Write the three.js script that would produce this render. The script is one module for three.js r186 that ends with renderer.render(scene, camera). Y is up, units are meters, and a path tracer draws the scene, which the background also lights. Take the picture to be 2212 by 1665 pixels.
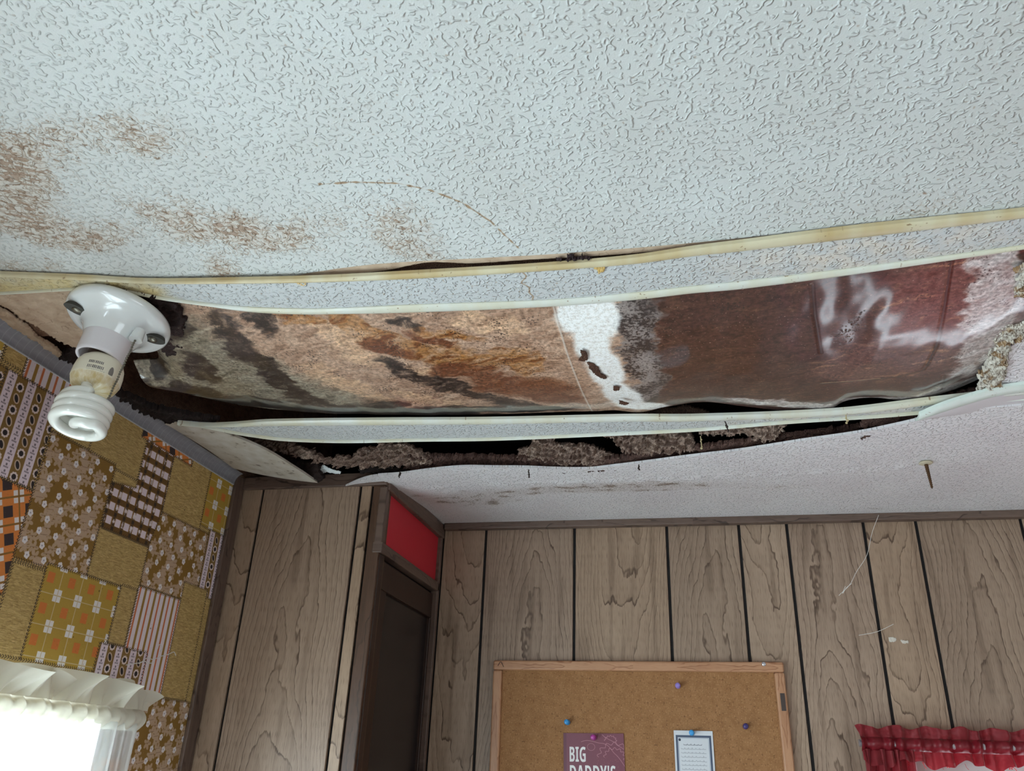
import * as THREE from 'three';
import { RoundedBoxGeometry } from 'three/addons/geometries/RoundedBoxGeometry.js';
import { mergeGeometries } from 'three/addons/utils/BufferGeometryUtils.js';
import { RectAreaLightUniformsLib } from 'three/addons/lights/RectAreaLightUniformsLib.js';

// ------------------------------------------------------------------ camera, sky, daylight, exposure
const W = 2212, H = 1665, F = 1743;
const V3 = (x, y, z) => new THREE.Vector3(x, y, z);
const scene = new THREE.Scene();
const EYE = V3(0, 1.65, 0);
const RIGHT = V3(0.97616, 0.03852, -0.2136), UP = V3(0.05811, 0.90181, 0.42821), BACK = V3(0.20912, -0.43041, 0.87807);
const camera = new THREE.PerspectiveCamera(2 * Math.atan(H / 2 / F) * 180 / Math.PI, W / H, 0.01, 60);
camera.position.copy(EYE);
camera.quaternion.setFromRotationMatrix(new THREE.Matrix4().makeBasis(RIGHT, UP, BACK));
scene.add(camera);
scene.background = new THREE.Color().setRGB(0.82, 0.97, 1.05);      // overcast daylight seen through the windows
scene.backgroundIntensity = 5;
const renderer = new THREE.WebGLRenderer({ antialias: true });
renderer.toneMapping = THREE.LinearToneMapping;
renderer.toneMappingExposure = 0.45;
renderer.shadowMap.enabled = true;
RectAreaLightUniformsLib.init();
function daylight(name, w, h, at, towards, strength, rgb) {
  const l = new THREE.RectAreaLight(new THREE.Color().setRGB(...rgb), strength, w, h);
  l.name = name; l.position.set(...at); l.lookAt(...towards); scene.add(l);
}
const WIN_L = { z0: -1.03, z1: -0.12, y0: 0.9, y1: 1.69 }, WIN_B = { x0: 0.33, x1: 1.2, y0: 0.9, y1: 1.70 }, WIN_FILL = { z0: 0.2, z1: 1.7, y0: 0.8, y1: 1.8 }, WIN_K = { z0: 0.4, z1: 1.7, y0: 0.9, y1: 1.75 };
daylight('window_light', 0.9, 0.78, [-0.875, 1.3, -0.575], [1, 1.3, -0.575], 25, [0.80, 0.96, 1.06]);
daylight('window_light', 1.28, 0.83, [-0.875, 1.325, 1.05], [1, 1.325, 1.05], 19, [0.80, 0.96, 1.06]);
daylight('window_light', 0.85, 0.78, [0.765, 1.3, -1.70], [0.765, 1.3, 1], 7, [0.88, 0.96, 1.06]);
daylight('window_light', 1.45, 0.98, [2.02, 1.3, 0.95], [-1, 1.3, 0.95], 4, [0.9, 0.97, 1.04]);  // fill light from an added, unseen window in the right wall

// ------------------------------------------------------------------ helpers: noise
let seedState = 7;
const rnd = () => { seedState = (seedState * 1664525 + 1013904223) >>> 0; return seedState / 4294967296; };
const PERM = new Uint8Array(512); { const p = [...Array(256).keys()]; for (let i = 255; i > 0; i--) { const j = Math.floor(rnd() * (i + 1)); [p[i], p[j]] = [p[j], p[i]]; } for (let i = 0; i < 512; i++) PERM[i] = p[i & 255]; }
const GX = new Float32Array(256), GY = new Float32Array(256); for (let i = 0; i < 256; i++) { GX[i] = Math.cos(i * 2.399963); GY[i] = Math.sin(i * 2.399963); }
function noise(x, y, wrap = 256) {                                   // gradient noise, about -0.7 to 0.7
  const xf = Math.floor(x), yf = Math.floor(y), u = x - xf, v = y - yf;
  const x0 = ((xf % wrap) + wrap) % wrap & 255, x1 = (x0 + 1) % wrap & 255, y0 = ((yf % wrap) + wrap) % wrap & 255, y1 = (y0 + 1) % wrap & 255;
  const s = u * u * u * (u * (u * 6 - 15) + 10), t = v * v * v * (v * (v * 6 - 15) + 10);
  const a = PERM[x0 + PERM[y0]], b = PERM[x1 + PERM[y0]], c = PERM[x0 + PERM[y1]], d = PERM[x1 + PERM[y1]];
  const n0 = GX[a] * u + GY[a] * v, n1 = GX[b] * (u - 1) + GY[b] * v, n2 = GX[c] * u + GY[c] * (v - 1), n3 = GX[d] * (u - 1) + GY[d] * (v - 1);
  return (n0 + s * (n1 - n0)) * (1 - t) + (n2 + s * (n3 - n2)) * t;
}
const fbm = (x, y, o = 4) => { let a = 0.5, s = 0; for (let i = 0; i < o; i++) { s += a * noise(x, y); x = x * 2.03 + 17.1; y = y * 2.01 + 5.3; a *= 0.5; } return s; };
const clamp = (x, a = 0, b = 1) => Math.min(b, Math.max(a, x)), lerp = (a, b, t) => a + (b - a) * t;
const sstep = (a, b, x) => { const t = clamp((x - a) / (b - a)); return t * t * (3 - 2 * t); };

// ------------------------------------------------------------------ helpers: survey (places read off the photograph, put on the planes where the things are)
function rayTo(px, py) { const x = (px - W / 2) / F, y = (832.5 - py) / F; return V3(RIGHT.x * x + UP.x * y - BACK.x, RIGHT.y * x + UP.y * y - BACK.y, RIGHT.z * x + UP.z * y - BACK.z); }
const atY = (px, py, y) => { const d = rayTo(px, py); return EYE.clone().addScaledVector(d, (y - EYE.y) / d.y); };
const atX = (px, py, x) => { const d = rayTo(px, py); return EYE.clone().addScaledVector(d, x / d.x); };
const atZ = (px, py, z) => { const d = rayTo(px, py); return EYE.clone().addScaledVector(d, z / d.z); };
const onPlane = (px, py, o, n) => { const d = rayTo(px, py); return EYE.clone().addScaledVector(d, o.clone().sub(EYE).dot(n) / d.dot(n)); };
function lineFn(pts, y) {                                            // z of a surveyed line at height y, as a smooth function of x
  const p = pts.map(([a, b]) => atY(a, b, y)).sort((a, b) => a.x - b.x);
  return (x) => {
    if (x <= p[0].x) return p[0].z; const n = p.length - 1; if (x >= p[n].x) return p[n].z;
    let i = 0; while (x > p[i + 1].x) i++;
    const a = p[i], b = p[i + 1], h = b.x - a.x, t = (x - a.x) / h, sl = (j) => j <= 0 ? (p[1].z - p[0].z) / (p[1].x - p[0].x) : j >= n ? (p[n].z - p[n - 1].z) / (p[n].x - p[n - 1].x) : (p[j + 1].z - p[j - 1].z) / (p[j + 1].x - p[j - 1].x);
    const t2 = t * t, t3 = t2 * t;
    return (2 * t3 - 3 * t2 + 1) * a.z + (t3 - 2 * t2 + t) * h * sl(i) + (-2 * t3 + 3 * t2) * b.z + (t3 - t2) * h * sl(i + 1);
  };
}

// ------------------------------------------------------------------ helpers: things
const used = {};
const numbered = (n) => { used[n] = (used[n] ?? -1) + 1; return used[n] ? `${n}_${String(used[n]).padStart(3, '0')}` : n; };
function tag(o, label, category, group) { o.userData.label = label; if (category) o.userData.category = category; if (group) o.userData.group = group; return o; }
function thing(name, label, category, at = [0, 0, 0], group) { const g = new THREE.Group(); g.name = numbered(name); g.position.set(...at); scene.add(g); return tag(g, label, category, group); }
function mesh(name, geo, mat, parent) {
  const m = new THREE.Mesh(geo, mat); m.name = parent ? name : numbered(name); m.castShadow = m.receiveShadow = true; (parent ?? scene).add(m); return m;
}
function struct(name, geo, mat, label) { const m = mesh(name, geo, mat); m.userData.kind = 'structure'; if (label) m.userData.label = label; return m; }
const solo = (name, geo, mat, label, category, group) => tag(mesh(name, geo, mat), label, category, group);
const boxG = (x0, x1, y0, y1, z0, z1, r = 0) => {
  const g = r ? new RoundedBoxGeometry(x1 - x0, y1 - y0, z1 - z0, 2, r) : new THREE.BoxGeometry(x1 - x0, y1 - y0, z1 - z0);
  g.translate((x0 + x1) / 2, (y0 + y1) / 2, (z0 + z1) / 2); return g;
};
const DIRUV = { x: (p) => [-p.z, p.y], y: (p) => [p.x, -p.z], z: (p) => [p.x, p.y] };
function metreUV(g, dir, off = [0, 0]) {                              // flat texture coordinates in metres
  const a = g.attributes.position, uv = new Float32Array(a.count * 2), p = new THREE.Vector3();
  for (let i = 0; i < a.count; i++) { p.fromBufferAttribute(a, i); const [u, v] = DIRUV[dir](p); uv[2 * i] = u + off[0]; uv[2 * i + 1] = v + off[1]; }
  g.setAttribute('uv', new THREE.BufferAttribute(uv, 2)); return g;
}
function sheetGrid(nu, nv, point, thick = 0, down = V3(0, -1, 0)) {     // a curved sheet; "down" is the side that is looked at
  const pos = [], idx = [], n1 = nv + 1;
  for (let i = 0; i <= nu; i++) for (let j = 0; j <= nv; j++) { const p = point(i / nu, j / nv); pos.push(p.x, p.y, p.z); }
  for (let i = 0; i < nu; i++) for (let j = 0; j < nv; j++) { const a = i * n1 + j, b = a + n1; idx.push(a, b, a + 1, b, b + 1, a + 1); }
  const g = new THREE.BufferGeometry(); g.setAttribute('position', new THREE.Float32BufferAttribute(pos, 3)); g.setIndex(idx); g.computeVertexNormals();
  const nrm = g.attributes.normal; let dot = 0; for (let i = 0; i < nrm.count; i++) dot += nrm.getX(i) * down.x + nrm.getY(i) * down.y + nrm.getZ(i) * down.z;
  if (dot < 0) { for (let i = 0; i < idx.length; i += 3) [idx[i], idx[i + 1]] = [idx[i + 1], idx[i]]; g.setIndex(idx); g.computeVertexNormals(); }
  if (!thick) return g;
  const top = g.clone(), tp = top.attributes.position; for (let i = 0; i < tp.count; i++) tp.setXYZ(i, tp.getX(i) - down.x * thick, tp.getY(i) - down.y * thick, tp.getZ(i) - down.z * thick);
  const ti = [...g.index.array]; for (let i = 0; i < ti.length; i += 3) [ti[i], ti[i + 1]] = [ti[i + 1], ti[i]]; top.setIndex(ti); top.computeVertexNormals();
  const loop = []; for (let i = 0; i <= nu; i++) loop.push(i * n1); for (let j = 1; j <= nv; j++) loop.push(nu * n1 + j); for (let i = nu - 1; i >= 0; i--) loop.push(i * n1 + nv); for (let j = nv - 1; j >= 0; j--) loop.push(j);
  const sp = [], si = []; loop.forEach((k, q) => { const x = pos[3 * k], y = pos[3 * k + 1], z = pos[3 * k + 2]; sp.push(x, y, z, x - down.x * thick, y - down.y * thick, z - down.z * thick); if (q) { const a = 2 * q - 2; si.push(a, a + 1, a + 2, a + 2, a + 1, a + 3); } });
  const s = new THREE.BufferGeometry(); s.setAttribute('position', new THREE.Float32BufferAttribute(sp, 3)); s.setIndex(si); s.computeVertexNormals();
  return mergeGeometries([g, top, s]);
}
function inPoly(p, x, y) { let c = false; for (let i = 0, j = p.length - 1; i < p.length; j = i++) if ((p[i][1] > y) !== (p[j][1] > y) && x < (p[j][0] - p[i][0]) * (y - p[i][1]) / (p[j][1] - p[i][1]) + p[i][0]) c = !c; return c; }
function roughSlab(px, o, n, { cell = 0.002, amp = 0.006, thick = 0.008, rag = 0.004, freq = 60, layers = 0 } = {}) {   // a ragged broken piece of board: outline, plane, crumbling face
  const U = V3(1, 0, 0).addScaledVector(n, -n.x).normalize(), V = new THREE.Vector3().crossVectors(n, U).normalize();
  const poly = px.map(([a, b]) => { const p = onPlane(a, b, o, n).sub(o); return [p.dot(U), p.dot(V)]; });
  const xs = poly.map((p) => p[0]), ys = poly.map((p) => p[1]), x0 = Math.min(...xs) - 0.01, y0 = Math.min(...ys) - 0.01, nx = Math.ceil((Math.max(...xs) + 0.01 - x0) / cell), ny = Math.ceil((Math.max(...ys) + 0.01 - y0) / cell), sd = rnd() * 50;
  const keep = new Uint8Array(nx * ny);
  for (let i = 0; i < nx; i++) for (let j = 0; j < ny; j++) { const x = x0 + (i + 0.5) * cell, y = y0 + (j + 0.5) * cell; keep[i * ny + j] = inPoly(poly, x + rag * 2.2 * fbm(x * 110 + sd, y * 110, 3), y + rag * 2.2 * fbm(x * 110, y * 110 + sd, 3)) ? 1 : 0; }
  const pos = [], idx = [], at = new Map();
  const height = (x, y) => { let h = fbm(x * freq + sd, y * freq * 1.8, 5) + 0.35 * (0.3 - Math.abs(noise(x * freq * 1.7 + sd, y * freq * 3.1)) * 1.6); if (layers) { const q = (h + 0.5) * layers; h = (Math.floor(q) + sstep(0.55, 1, q - Math.floor(q))) / layers - 0.5; } return h * amp * 2 + 0.0016 * noise(x * 700, y * 700); };
  const vert = (i, j, back) => { const k = (i * (ny + 1) + j) * 2 + back; if (!at.has(k)) { const x = x0 + i * cell, y = y0 + j * cell, h = back ? -thick : height(x, y), p = o.clone().addScaledVector(U, x).addScaledVector(V, y).addScaledVector(n, h); at.set(k, pos.length / 3); pos.push(p.x, p.y, p.z); } return at.get(k); };
  const K = (i, j) => i >= 0 && j >= 0 && i < nx && j < ny && keep[i * ny + j];
  const quad = (a, b, c, d) => idx.push(a, b, c, a, c, d);
  for (let i = 0; i < nx; i++) for (let j = 0; j < ny; j++) if (K(i, j)) {
    quad(vert(i, j, 0), vert(i + 1, j, 0), vert(i + 1, j + 1, 0), vert(i, j + 1, 0));
    if (!K(i - 1, j)) quad(vert(i, j, 1), vert(i, j, 0), vert(i, j + 1, 0), vert(i, j + 1, 1));
    if (!K(i + 1, j)) quad(vert(i + 1, j, 0), vert(i + 1, j, 1), vert(i + 1, j + 1, 1), vert(i + 1, j + 1, 0));
    if (!K(i, j - 1)) quad(vert(i, j, 1), vert(i + 1, j, 1), vert(i + 1, j, 0), vert(i, j, 0));
    if (!K(i, j + 1)) quad(vert(i, j + 1, 0), vert(i + 1, j + 1, 0), vert(i + 1, j + 1, 1), vert(i, j + 1, 1));
  }
  const g = new THREE.BufferGeometry(); g.setAttribute('position', new THREE.Float32BufferAttribute(pos, 3)); g.setIndex(idx); g.computeVertexNormals();
  return metreUV(g, Math.abs(n.y) > 0.75 ? 'y' : 'z');
}
const tube = (pts, r, seg = 40, rad = 8) => new THREE.TubeGeometry(new THREE.CatmullRomCurve3(pts), seg, r, rad, false);

// ------------------------------------------------------------------ helpers: textures
const S2L = (c) => { c /= 255; return c <= 0.04045 ? c / 12.92 : ((c + 0.055) / 1.055) ** 2.4; };
const rgb = (r, g, b) => new THREE.Color().setRGB(S2L(r), S2L(g), S2L(b));
function dataTex(w, h, fill, { srgb = true, wrap = THREE.RepeatWrapping, size = [1, 1], from = [0, 0] } = {}) {   // fill(u, v in metres) -> [r, g, b] 0..255
  const d = new Uint8Array(w * h * 4), c = [0, 0, 0];
  for (let j = 0, o = 0; j < h; j++) for (let i = 0; i < w; i++, o += 4) {
    const r = fill(from[0] + (i + 0.5) / w * size[0], from[1] + (j + 0.5) / h * size[1], c);
    if (typeof r === 'number') d[o] = d[o + 1] = d[o + 2] = clamp(r) * 255; else { d[o] = clamp(r[0], 0, 255); d[o + 1] = clamp(r[1], 0, 255); d[o + 2] = clamp(r[2], 0, 255); }
    d[o + 3] = 255;
  }
  const t = new THREE.DataTexture(d, w, h); t.magFilter = THREE.LinearFilter; t.minFilter = THREE.LinearMipmapLinearFilter; t.generateMipmaps = true;
  if (srgb) t.colorSpace = THREE.SRGBColorSpace;
  return place(t, size, from, wrap);
}
function place(t, size, from, wrap = THREE.RepeatWrapping) { t.wrapS = t.wrapT = wrap; t.repeat.set(1 / size[0], 1 / size[1]); t.offset.set(-from[0] / size[0], -from[1] / size[1]); t.needsUpdate = true; return t; }
function canvasTex(w, h, draw, size, from = [0, 0], wrap = THREE.ClampToEdgeWrapping, srgb = true) {
  const c = document.createElement('canvas'); c.width = w; c.height = h; const x = c.getContext('2d');
  draw(x, w, h);
  const t = new THREE.CanvasTexture(c); if (srgb) t.colorSpace = THREE.SRGBColorSpace; return place(t, size, from, wrap);
}
const std = (color, roughness = 0.7, o = {}) => new THREE.MeshStandardMaterial({ color, roughness, ...o });
const phys = (color, roughness, o = {}) => new THREE.MeshPhysicalMaterial({ color, roughness, ...o });
const mixc = (a, b, t) => { a[0] += (b[0] - a[0]) * t; a[1] += (b[1] - a[1]) * t; a[2] += (b[2] - a[2]) * t; return a; };
// soft shapes on the ceiling, read off the photograph and laid out in metres (x, -z)
function spot(px, py, rx, ry, deg = 0, y = 2.125) {
  const c = atY(px, py, y), k = Math.PI / 180 * deg, a = atY(px + rx * Math.cos(k), py + rx * Math.sin(k), y).sub(c), b = atY(px - ry * Math.sin(k), py + ry * Math.cos(k), y).sub(c), det = a.x * -b.z + a.z * b.x, cx = c.x, cv = -c.z;
  const ax = a.x, av = -a.z, bx = b.x, bv = -b.z, reach = Math.hypot(ax, av) + Math.hypot(bx, bv);
  return (u, v) => { const p = u - cx, q = v - cv; if (Math.abs(p) > reach * 2.5 || Math.abs(q) > reach * 2.5) return 9; return Math.hypot((p * bv - q * bx) / det, (q * ax - p * av) / det); };
}
function stroke(pts, y = 2.125) {                                     // distance in metres to a surveyed line
  const p = pts.map(([a, b]) => atY(a, b, y)), n = p.length - 1, us = p.map((q) => q.x), vs = p.map((q) => -q.z);
  return (u, v) => { let best = 9; for (let i = 0; i < n; i++) { const dx = us[i + 1] - us[i], dv = vs[i + 1] - vs[i], t = clamp(((u - us[i]) * dx + (v - vs[i]) * dv) / (dx * dx + dv * dv)), d = Math.hypot(u - us[i] - t * dx, v - vs[i] - t * dv); if (d < best) best = d; } return best; };
}

// ------------------------------------------------------------------ materials of the room
// stippled vinyl: short worm-like ridges about 9 mm apart
const TILE = 0.6;
const ridge = (u, v) => {
  const x = u / TILE, y = v / TILE, wx = 0.35 * noise(x * 90, y * 90, 90), wy = 0.35 * noise(x * 90 + 9, y * 90, 90);
  const n = noise(x * 84 + wx, y * 84 + wy, 84), m = noise(x * 96 + 31, y * 96 + 7, 96), b = noise(x * 150 + 3, y * 150 + 50, 150);
  const worm = sstep(0.2, 0.02, Math.abs(n)) * sstep(-0.04, 0.22, m), dot = sstep(0.18, 0.46, b);
  return { n, m, h: Math.max(worm, 0.75 * dot) };
};
const stippleBump = dataTex(2048, 2048, (u, v) => { const r = ridge(u, v); return 0.3 + 0.65 * r.h + 0.04 * noise(u * 900, v * 900); }, { srgb: false, size: [TILE, TILE] });

const ceilSpots = [[-20, 350, 90, 70, 10, 1.15], [70, 400, 70, 45, 20, 0.75], [40, 470, 70, 30, 12, 1], [110, 505, 90, 26, 12, 1], [220, 500, 70, 28, 15, 0.75], [430, 490, 120, 36, 8, 0.8], [560, 500, 90, 34, 10, 0.8], [690, 490, 60, 40, 0, 0.62], [850, 480, 80, 40, 20, 0.72], [930, 540, 60, 26, 20, 0.45],
  [480, 570, 50, 24, 0, 0.75], [270, 290, 90, 40, 8, 0.5], [350, 320, 110, 40, 12, 0.45], [140, 310, 90, 60, 0, 0.55], [60, 575, 110, 22, 2, 0.6], [300, 430, 120, 40, 8, 0.35], [1980, 440, 90, 30, -8, 0.42], [2100, 250, 40, 150, 6, 0.2], [760, 250, 60, 60, 0, 0.3]].map(([a, b, c, d, e, s]) => [spot(a, b, c, d, e, 2.13), s]);
const ceilCrack = stroke([[690, 398], [770, 393], [860, 396], [930, 410], [1000, 436], [1060, 472], [1120, 525]], 2.13);
const WHITE = [204, 208, 206];
const ceilColor = dataTex(2048, 1024, (u, v, c) => {
  c[0] = WHITE[0]; c[1] = WHITE[1]; c[2] = WHITE[2];
  const big = fbm(u * 9, v * 9, 3); mixc(c, [194, 195, 191], clamp(0.5 + big));
  const wu = u + 0.03 * fbm(u * 16, v * 16 + 3, 3), wv = v + 0.03 * fbm(u * 16 + 8, v * 16, 3); let s = 0; for (const [f, k] of ceilSpots) { const r = f(wu, wv); if (r < 2) s += k * sstep(2.0, 0.1, r); }
  const wet = s * (0.95 + 1.3 * fbm(u * 30, v * 30, 4)), r = ridge(u, v), crevice = sstep(0.05, 0.11, Math.abs(r.n)) * sstep(0.24, 0.12, Math.abs(r.n)), fine = noise(u * 420, v * 420);
  if (wet > 0.04) {
    const fl = 1.1 * noise((u * 0.86 + v * 0.5) * 120 + 0.8 * r.n, (v * 0.86 - u * 0.5) * 210) + 0.3 * noise((u * 0.86 + v * 0.5) * 330, (v * 0.86 - u * 0.5) * 480), edge = 0.74 - 0.5 * wet;
    mixc(c, [196, 184, 170], 0.5 * sstep(0.35, 1.1, wet + 0.3 * fine));
    mixc(c, [120, 90, 64], 0.55 * crevice * sstep(0.15, 0.8, wet + fine * 0.4));
    mixc(c, [150, 124, 104], 0.75 * sstep(edge, edge + 0.1, fl)); mixc(c, [104, 78, 56], 0.6 * sstep(edge, edge + 0.04, fl) * sstep(edge + 0.16, edge + 0.06, fl));
  }
  const sp = noise(u * 260 + 7, v * 260); if (sp > 0.44) mixc(c, [138, 108, 84], 0.4 * sstep(0.44, 0.56, sp) * sstep(0.2, 0.4, noise(u * 22, v * 22) + 0.3));
  const d = ceilCrack(u, v); if (d < 0.006) mixc(c, [138, 104, 70], 0.75 * sstep(0.0012, 0.0002, d + 0.0022 * noise(u * 150, v * 150)));
  return c;
}, { size: [1.4, 0.72], from: [-0.9, 0.02], wrap: THREE.ClampToEdgeWrapping });
const ceilMat = std(0xffffff, 0.62, { map: ceilColor, bumpMap: stippleBump, bumpScale: 0.0017 });

const backSpots = [[1000, 1075, 120, 16, 0, 0.9], [1250, 1052, 180, 12, -3, 0.9], [1450, 1048, 180, 12, -2, 0.7], [1690, 1055, 90, 10, -2, 0.5], [1040, 1095, 90, 18, 0, 0.5], [1900, 1110, 200, 12, -2, 0.4]].map(([a, b, c, d, e, s]) => [spot(a, b, c, d, e, 2.122), s]);
const backColor = dataTex(2048, 1024, (u, v, c) => {
  c[0] = 232; c[1] = 230; c[2] = 231;
  mixc(c, [222, 217, 219], clamp(0.5 + 1.3 * fbm(u * 8, v * 8, 3)));
  let s = 0; for (const [f, k] of backSpots) { const r = f(u, v); if (r < 2) s += k * sstep(1.8, 0.1, r); }
  const g = fbm(u * 240, v * 300, 3); mixc(c, [104, 84, 70], 0.85 * sstep(0.22, 0.62, s * (0.15 + g * 1.3 + 1.3 * Math.max(0, noise(u * 30, v * 45))))); mixc(c, [188, 176, 168], 0.3 * sstep(0.2, 0.9, s));
  const sp = noise(u * 300, v * 300); if (sp > 0.47) mixc(c, [110, 92, 82], 0.5);
  return c;
}, { size: [1.4, 0.66], from: [-0.75, 1.05], wrap: THREE.ClampToEdgeWrapping });
const backPanelMat = std(0xffffff, 0.5, { map: backColor, bumpMap: stippleBump, bumpScale: 0.0022 });

// wood-print panelling: contour lines of a slow field make the cathedral grain
function woodTex(w, h, size, base, dark, light, seed, cathedral = 1) {
  return dataTex(w, h, (u, v, c) => {
    const X = u / size[0];
    const cell = Math.floor(X * 4), uc = (X * 4 - cell - 0.5 + 0.14 * noise(v * 2.2 + cell * 9.1, seed)) * size[0] / 4, off = noise(cell * 7.3 + seed, 4.4) * 3;
    const wob = noise(u * 14 + seed, v * 4.2 + off) * 1.1 + 0.28 * noise(u * 50, v * 14 + seed) + 0.07 * noise(u * 130, v * 70);
    const f = cathedral * (uc * uc * 900 + v * 9 * (cell % 2 ? 1 : -1) + off) + wob * 2.2 + Math.abs(uc) * 60 * (1 - cathedral);
    const f2 = f * 1.0 + 0.05 * noise(u * 700, v * 40), ring = f2 - Math.floor(f2), line = sstep(0.86, 0.96, ring) * sstep(1.0, 0.97, ring);
    const grain = noise(u * 900 + seed, v * 18), pore = noise(u * 1500, v * 60 + seed);
    c[0] = base[0]; c[1] = base[1]; c[2] = base[2];
    mixc(c, light, clamp(0.35 + 0.8 * noise(u * 14 + seed * 3, v * 2.5) + 0.35 * grain));
    mixc(c, dark, clamp(0.78 * line * (0.65 + 1.0 * noise(u * 35, v * 9)) + 0.16 * ring + 0.34 * sstep(0.12, 0.5, pore) + 0.22 * sstep(0.05, 0.5, grain) + 0.25 * sstep(0.1, 0.5, noise(u * 70 + seed, v * 5))));
    return c;
  }, { size });
}
const wallWood = woodTex(2048, 2048, [0.8, 0.8], [168, 145, 127], [90, 71, 57], [184, 161, 142], 3);
const trimWood = woodTex(512, 1024, [0.1, 0.8], [104, 84, 74], [58, 44, 38], [118, 98, 86], 11, 0.25);
const plankMats = [rgb(255, 252, 246), rgb(244, 240, 236), rgb(250, 244, 234), rgb(236, 232, 226)].map((c) => std(c, 0.42, { map: wallWood }));
const trimMat = std(0xffffff, 0.45, { map: trimWood }), grooveMat = std(rgb(24, 20, 20), 0.8), darkMat = std(rgb(30, 24, 22), 0.9);

// patchwork wallpaper, drawn in metres: x is the distance along the wall (-z), y the height
const WP = { u: 0.62, v: 1.44, s: 0.7 };
const wallpaper = canvasTex(2048, 2048, (x, w) => {
  const k = w / WP.s; x.setTransform(k, 0, 0, -k, -WP.u * k, w + WP.v * k);
  const R = (c, a, b, p, q) => { x.fillStyle = c; x.fillRect(a, b, p - a, q - b); };
  const inside = (poly, f) => { x.save(); x.beginPath(); poly.forEach(([a, b], i) => i ? x.lineTo(a, b) : x.moveTo(a, b)); x.closePath(); x.clip(); const us = poly.map((p) => p[0]), vs = poly.map((p) => p[1]); f(Math.min(...us), Math.min(...vs), Math.max(...us), Math.max(...vs)); x.restore(); stitch(poly); };
  const dot = (c, a, b, r, r2 = r, t = 0) => { x.fillStyle = c; x.beginPath(); x.ellipse(a, b, r, r2, t, 0, 7); x.fill(); };
  const stitch = (poly) => { x.strokeStyle = 'rgba(44,34,26,0.9)'; x.lineWidth = 0.0009; poly.forEach((p, i) => { const q = poly[(i + 1) % poly.length], L = Math.hypot(q[0] - p[0], q[1] - p[1]), n = Math.max(1, Math.round(L / 0.0042)), dx = (q[0] - p[0]) / L, dy = (q[1] - p[1]) / L; for (let j = 0; j < n; j++) { const a = p[0] + dx * j * 0.0042, b = p[1] + dy * j * 0.0042; x.beginPath(); x.moveTo(a - dy * 0.0022, b + dx * 0.0022); x.lineTo(a + dx * 0.0028, b + dy * 0.0028); x.lineTo(a + dy * 0.0024, b - dx * 0.0024); x.stroke(); } }); };
  const mustard = (a, b, p, q) => { R('#a08a52', a, b, p, q); for (let i = 0; i < (p - a) * (q - b) * 260000; i++) { x.fillStyle = ['rgba(190,168,110,0.5)', 'rgba(120,98,52,0.4)', 'rgba(205,185,130,0.35)'][i % 3]; x.fillRect(a + rnd() * (p - a), b + rnd() * (q - b), 0.002 + rnd() * 0.006, 0.0007); } };
  const floral = (a, b, p, q) => {
    R('#7d5f26', a, b, p, q);
    for (let i = 0; i < (p - a) * (q - b) * 5500; i++) { const cx = a + rnd() * (p - a), cy = b + rnd() * (q - b), t = rnd() * 6; for (let j = 0; j < 5; j++) dot('rgba(172,150,122,0.92)', cx + 0.005 * Math.cos(t + j * 1.26), cy + 0.005 * Math.sin(t + j * 1.26), 0.0042, 0.0026, t + j * 1.26); x.strokeStyle = 'rgba(98,76,52,0.7)'; x.lineWidth = 0.0006; x.beginPath(); x.moveTo(cx - 0.006, cy); x.lineTo(cx + 0.006, cy + 0.002); x.stroke(); }
    let row = 0; for (let cy = b + 0.008; cy < q; cy += 0.017, row++) for (let cx = a + (row % 2 ? 0.006 : 0.02) + 0.004 * (row % 3); cx < p; cx += 0.03) { for (let j = 0; j < 5; j++) dot('#d6d0cc', cx + 0.0024 * Math.cos(j * 1.26), cy + 0.0028 * Math.sin(j * 1.26), 0.0023); dot('#8f9096', cx, cy, 0.0011); }
  };
  const gingham = (a, b, p, q) => { R('#7a5a28', a, b, p, q); const s = 0.0205; for (let i = a - s; i < p; i += s) R('rgba(52,40,30,0.75)', i + 0.0012, b, i + 0.0062, q); for (let j = b - s; j < q; j += s) R('rgba(98,70,30,0.9)', a, j, p, j + 0.008); for (let i = a - s; i < p; i += s) for (let j = b - s; j < q; j += s) { R('#d3c8c8', i + 0.0075, j + 0.0082, i + 0.019, j + 0.0195); R('rgba(40,32,28,0.8)', i + 0.001, j + 0.001, i + 0.0068, j + 0.0066); for (let t = 0; t < 8; t++) R('rgba(222,214,210,0.6)', i + rnd() * 0.007, j + 0.008 + rnd() * 0.011, i + rnd() * 0.007 + 0.001, j + 0.009 + rnd() * 0.011); } };
  const plaid = (a, b, p, q, s = 0.034) => { R('#c57a38', a, b, p, q); x.save(); x.translate(a, b); x.rotate(0.42); for (let i = -12; i < 12; i++) for (let j = -12; j < 12; j++) { R('#352c2c', i * s, j * s, i * s + s * 0.42, j * s + s * 0.42); for (const [m, n] of [[0.5, 0.5], [0.78, 0.5], [0.5, 0.78], [0.78, 0.78]]) R('#d8d0c8', (i + m) * s - s * 0.02, (j + n) * s - s * 0.02, (i + m) * s + s * 0.18, (j + n) * s + s * 0.18); } for (let i = -12; i < 12; i++) { R('rgba(122,94,40,0.9)', (i + 0.69) * s, -1, (i + 0.76) * s, 1); R('rgba(122,94,40,0.9)', -1, (i + 0.69) * s, 1, (i + 0.76) * s); } x.restore(); };
  const stripes = (a, b, p, q, w1 = 0.0125) => { R('#d6cccb', a, b, p, q); let n = 0; for (let i = a + 0.003; i < p; i += w1, n++) R(n % 2 ? '#8f7234' : '#b86c42', i, b, i + w1 * (n % 2 ? 0.42 : 0.3), q); };
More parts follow.
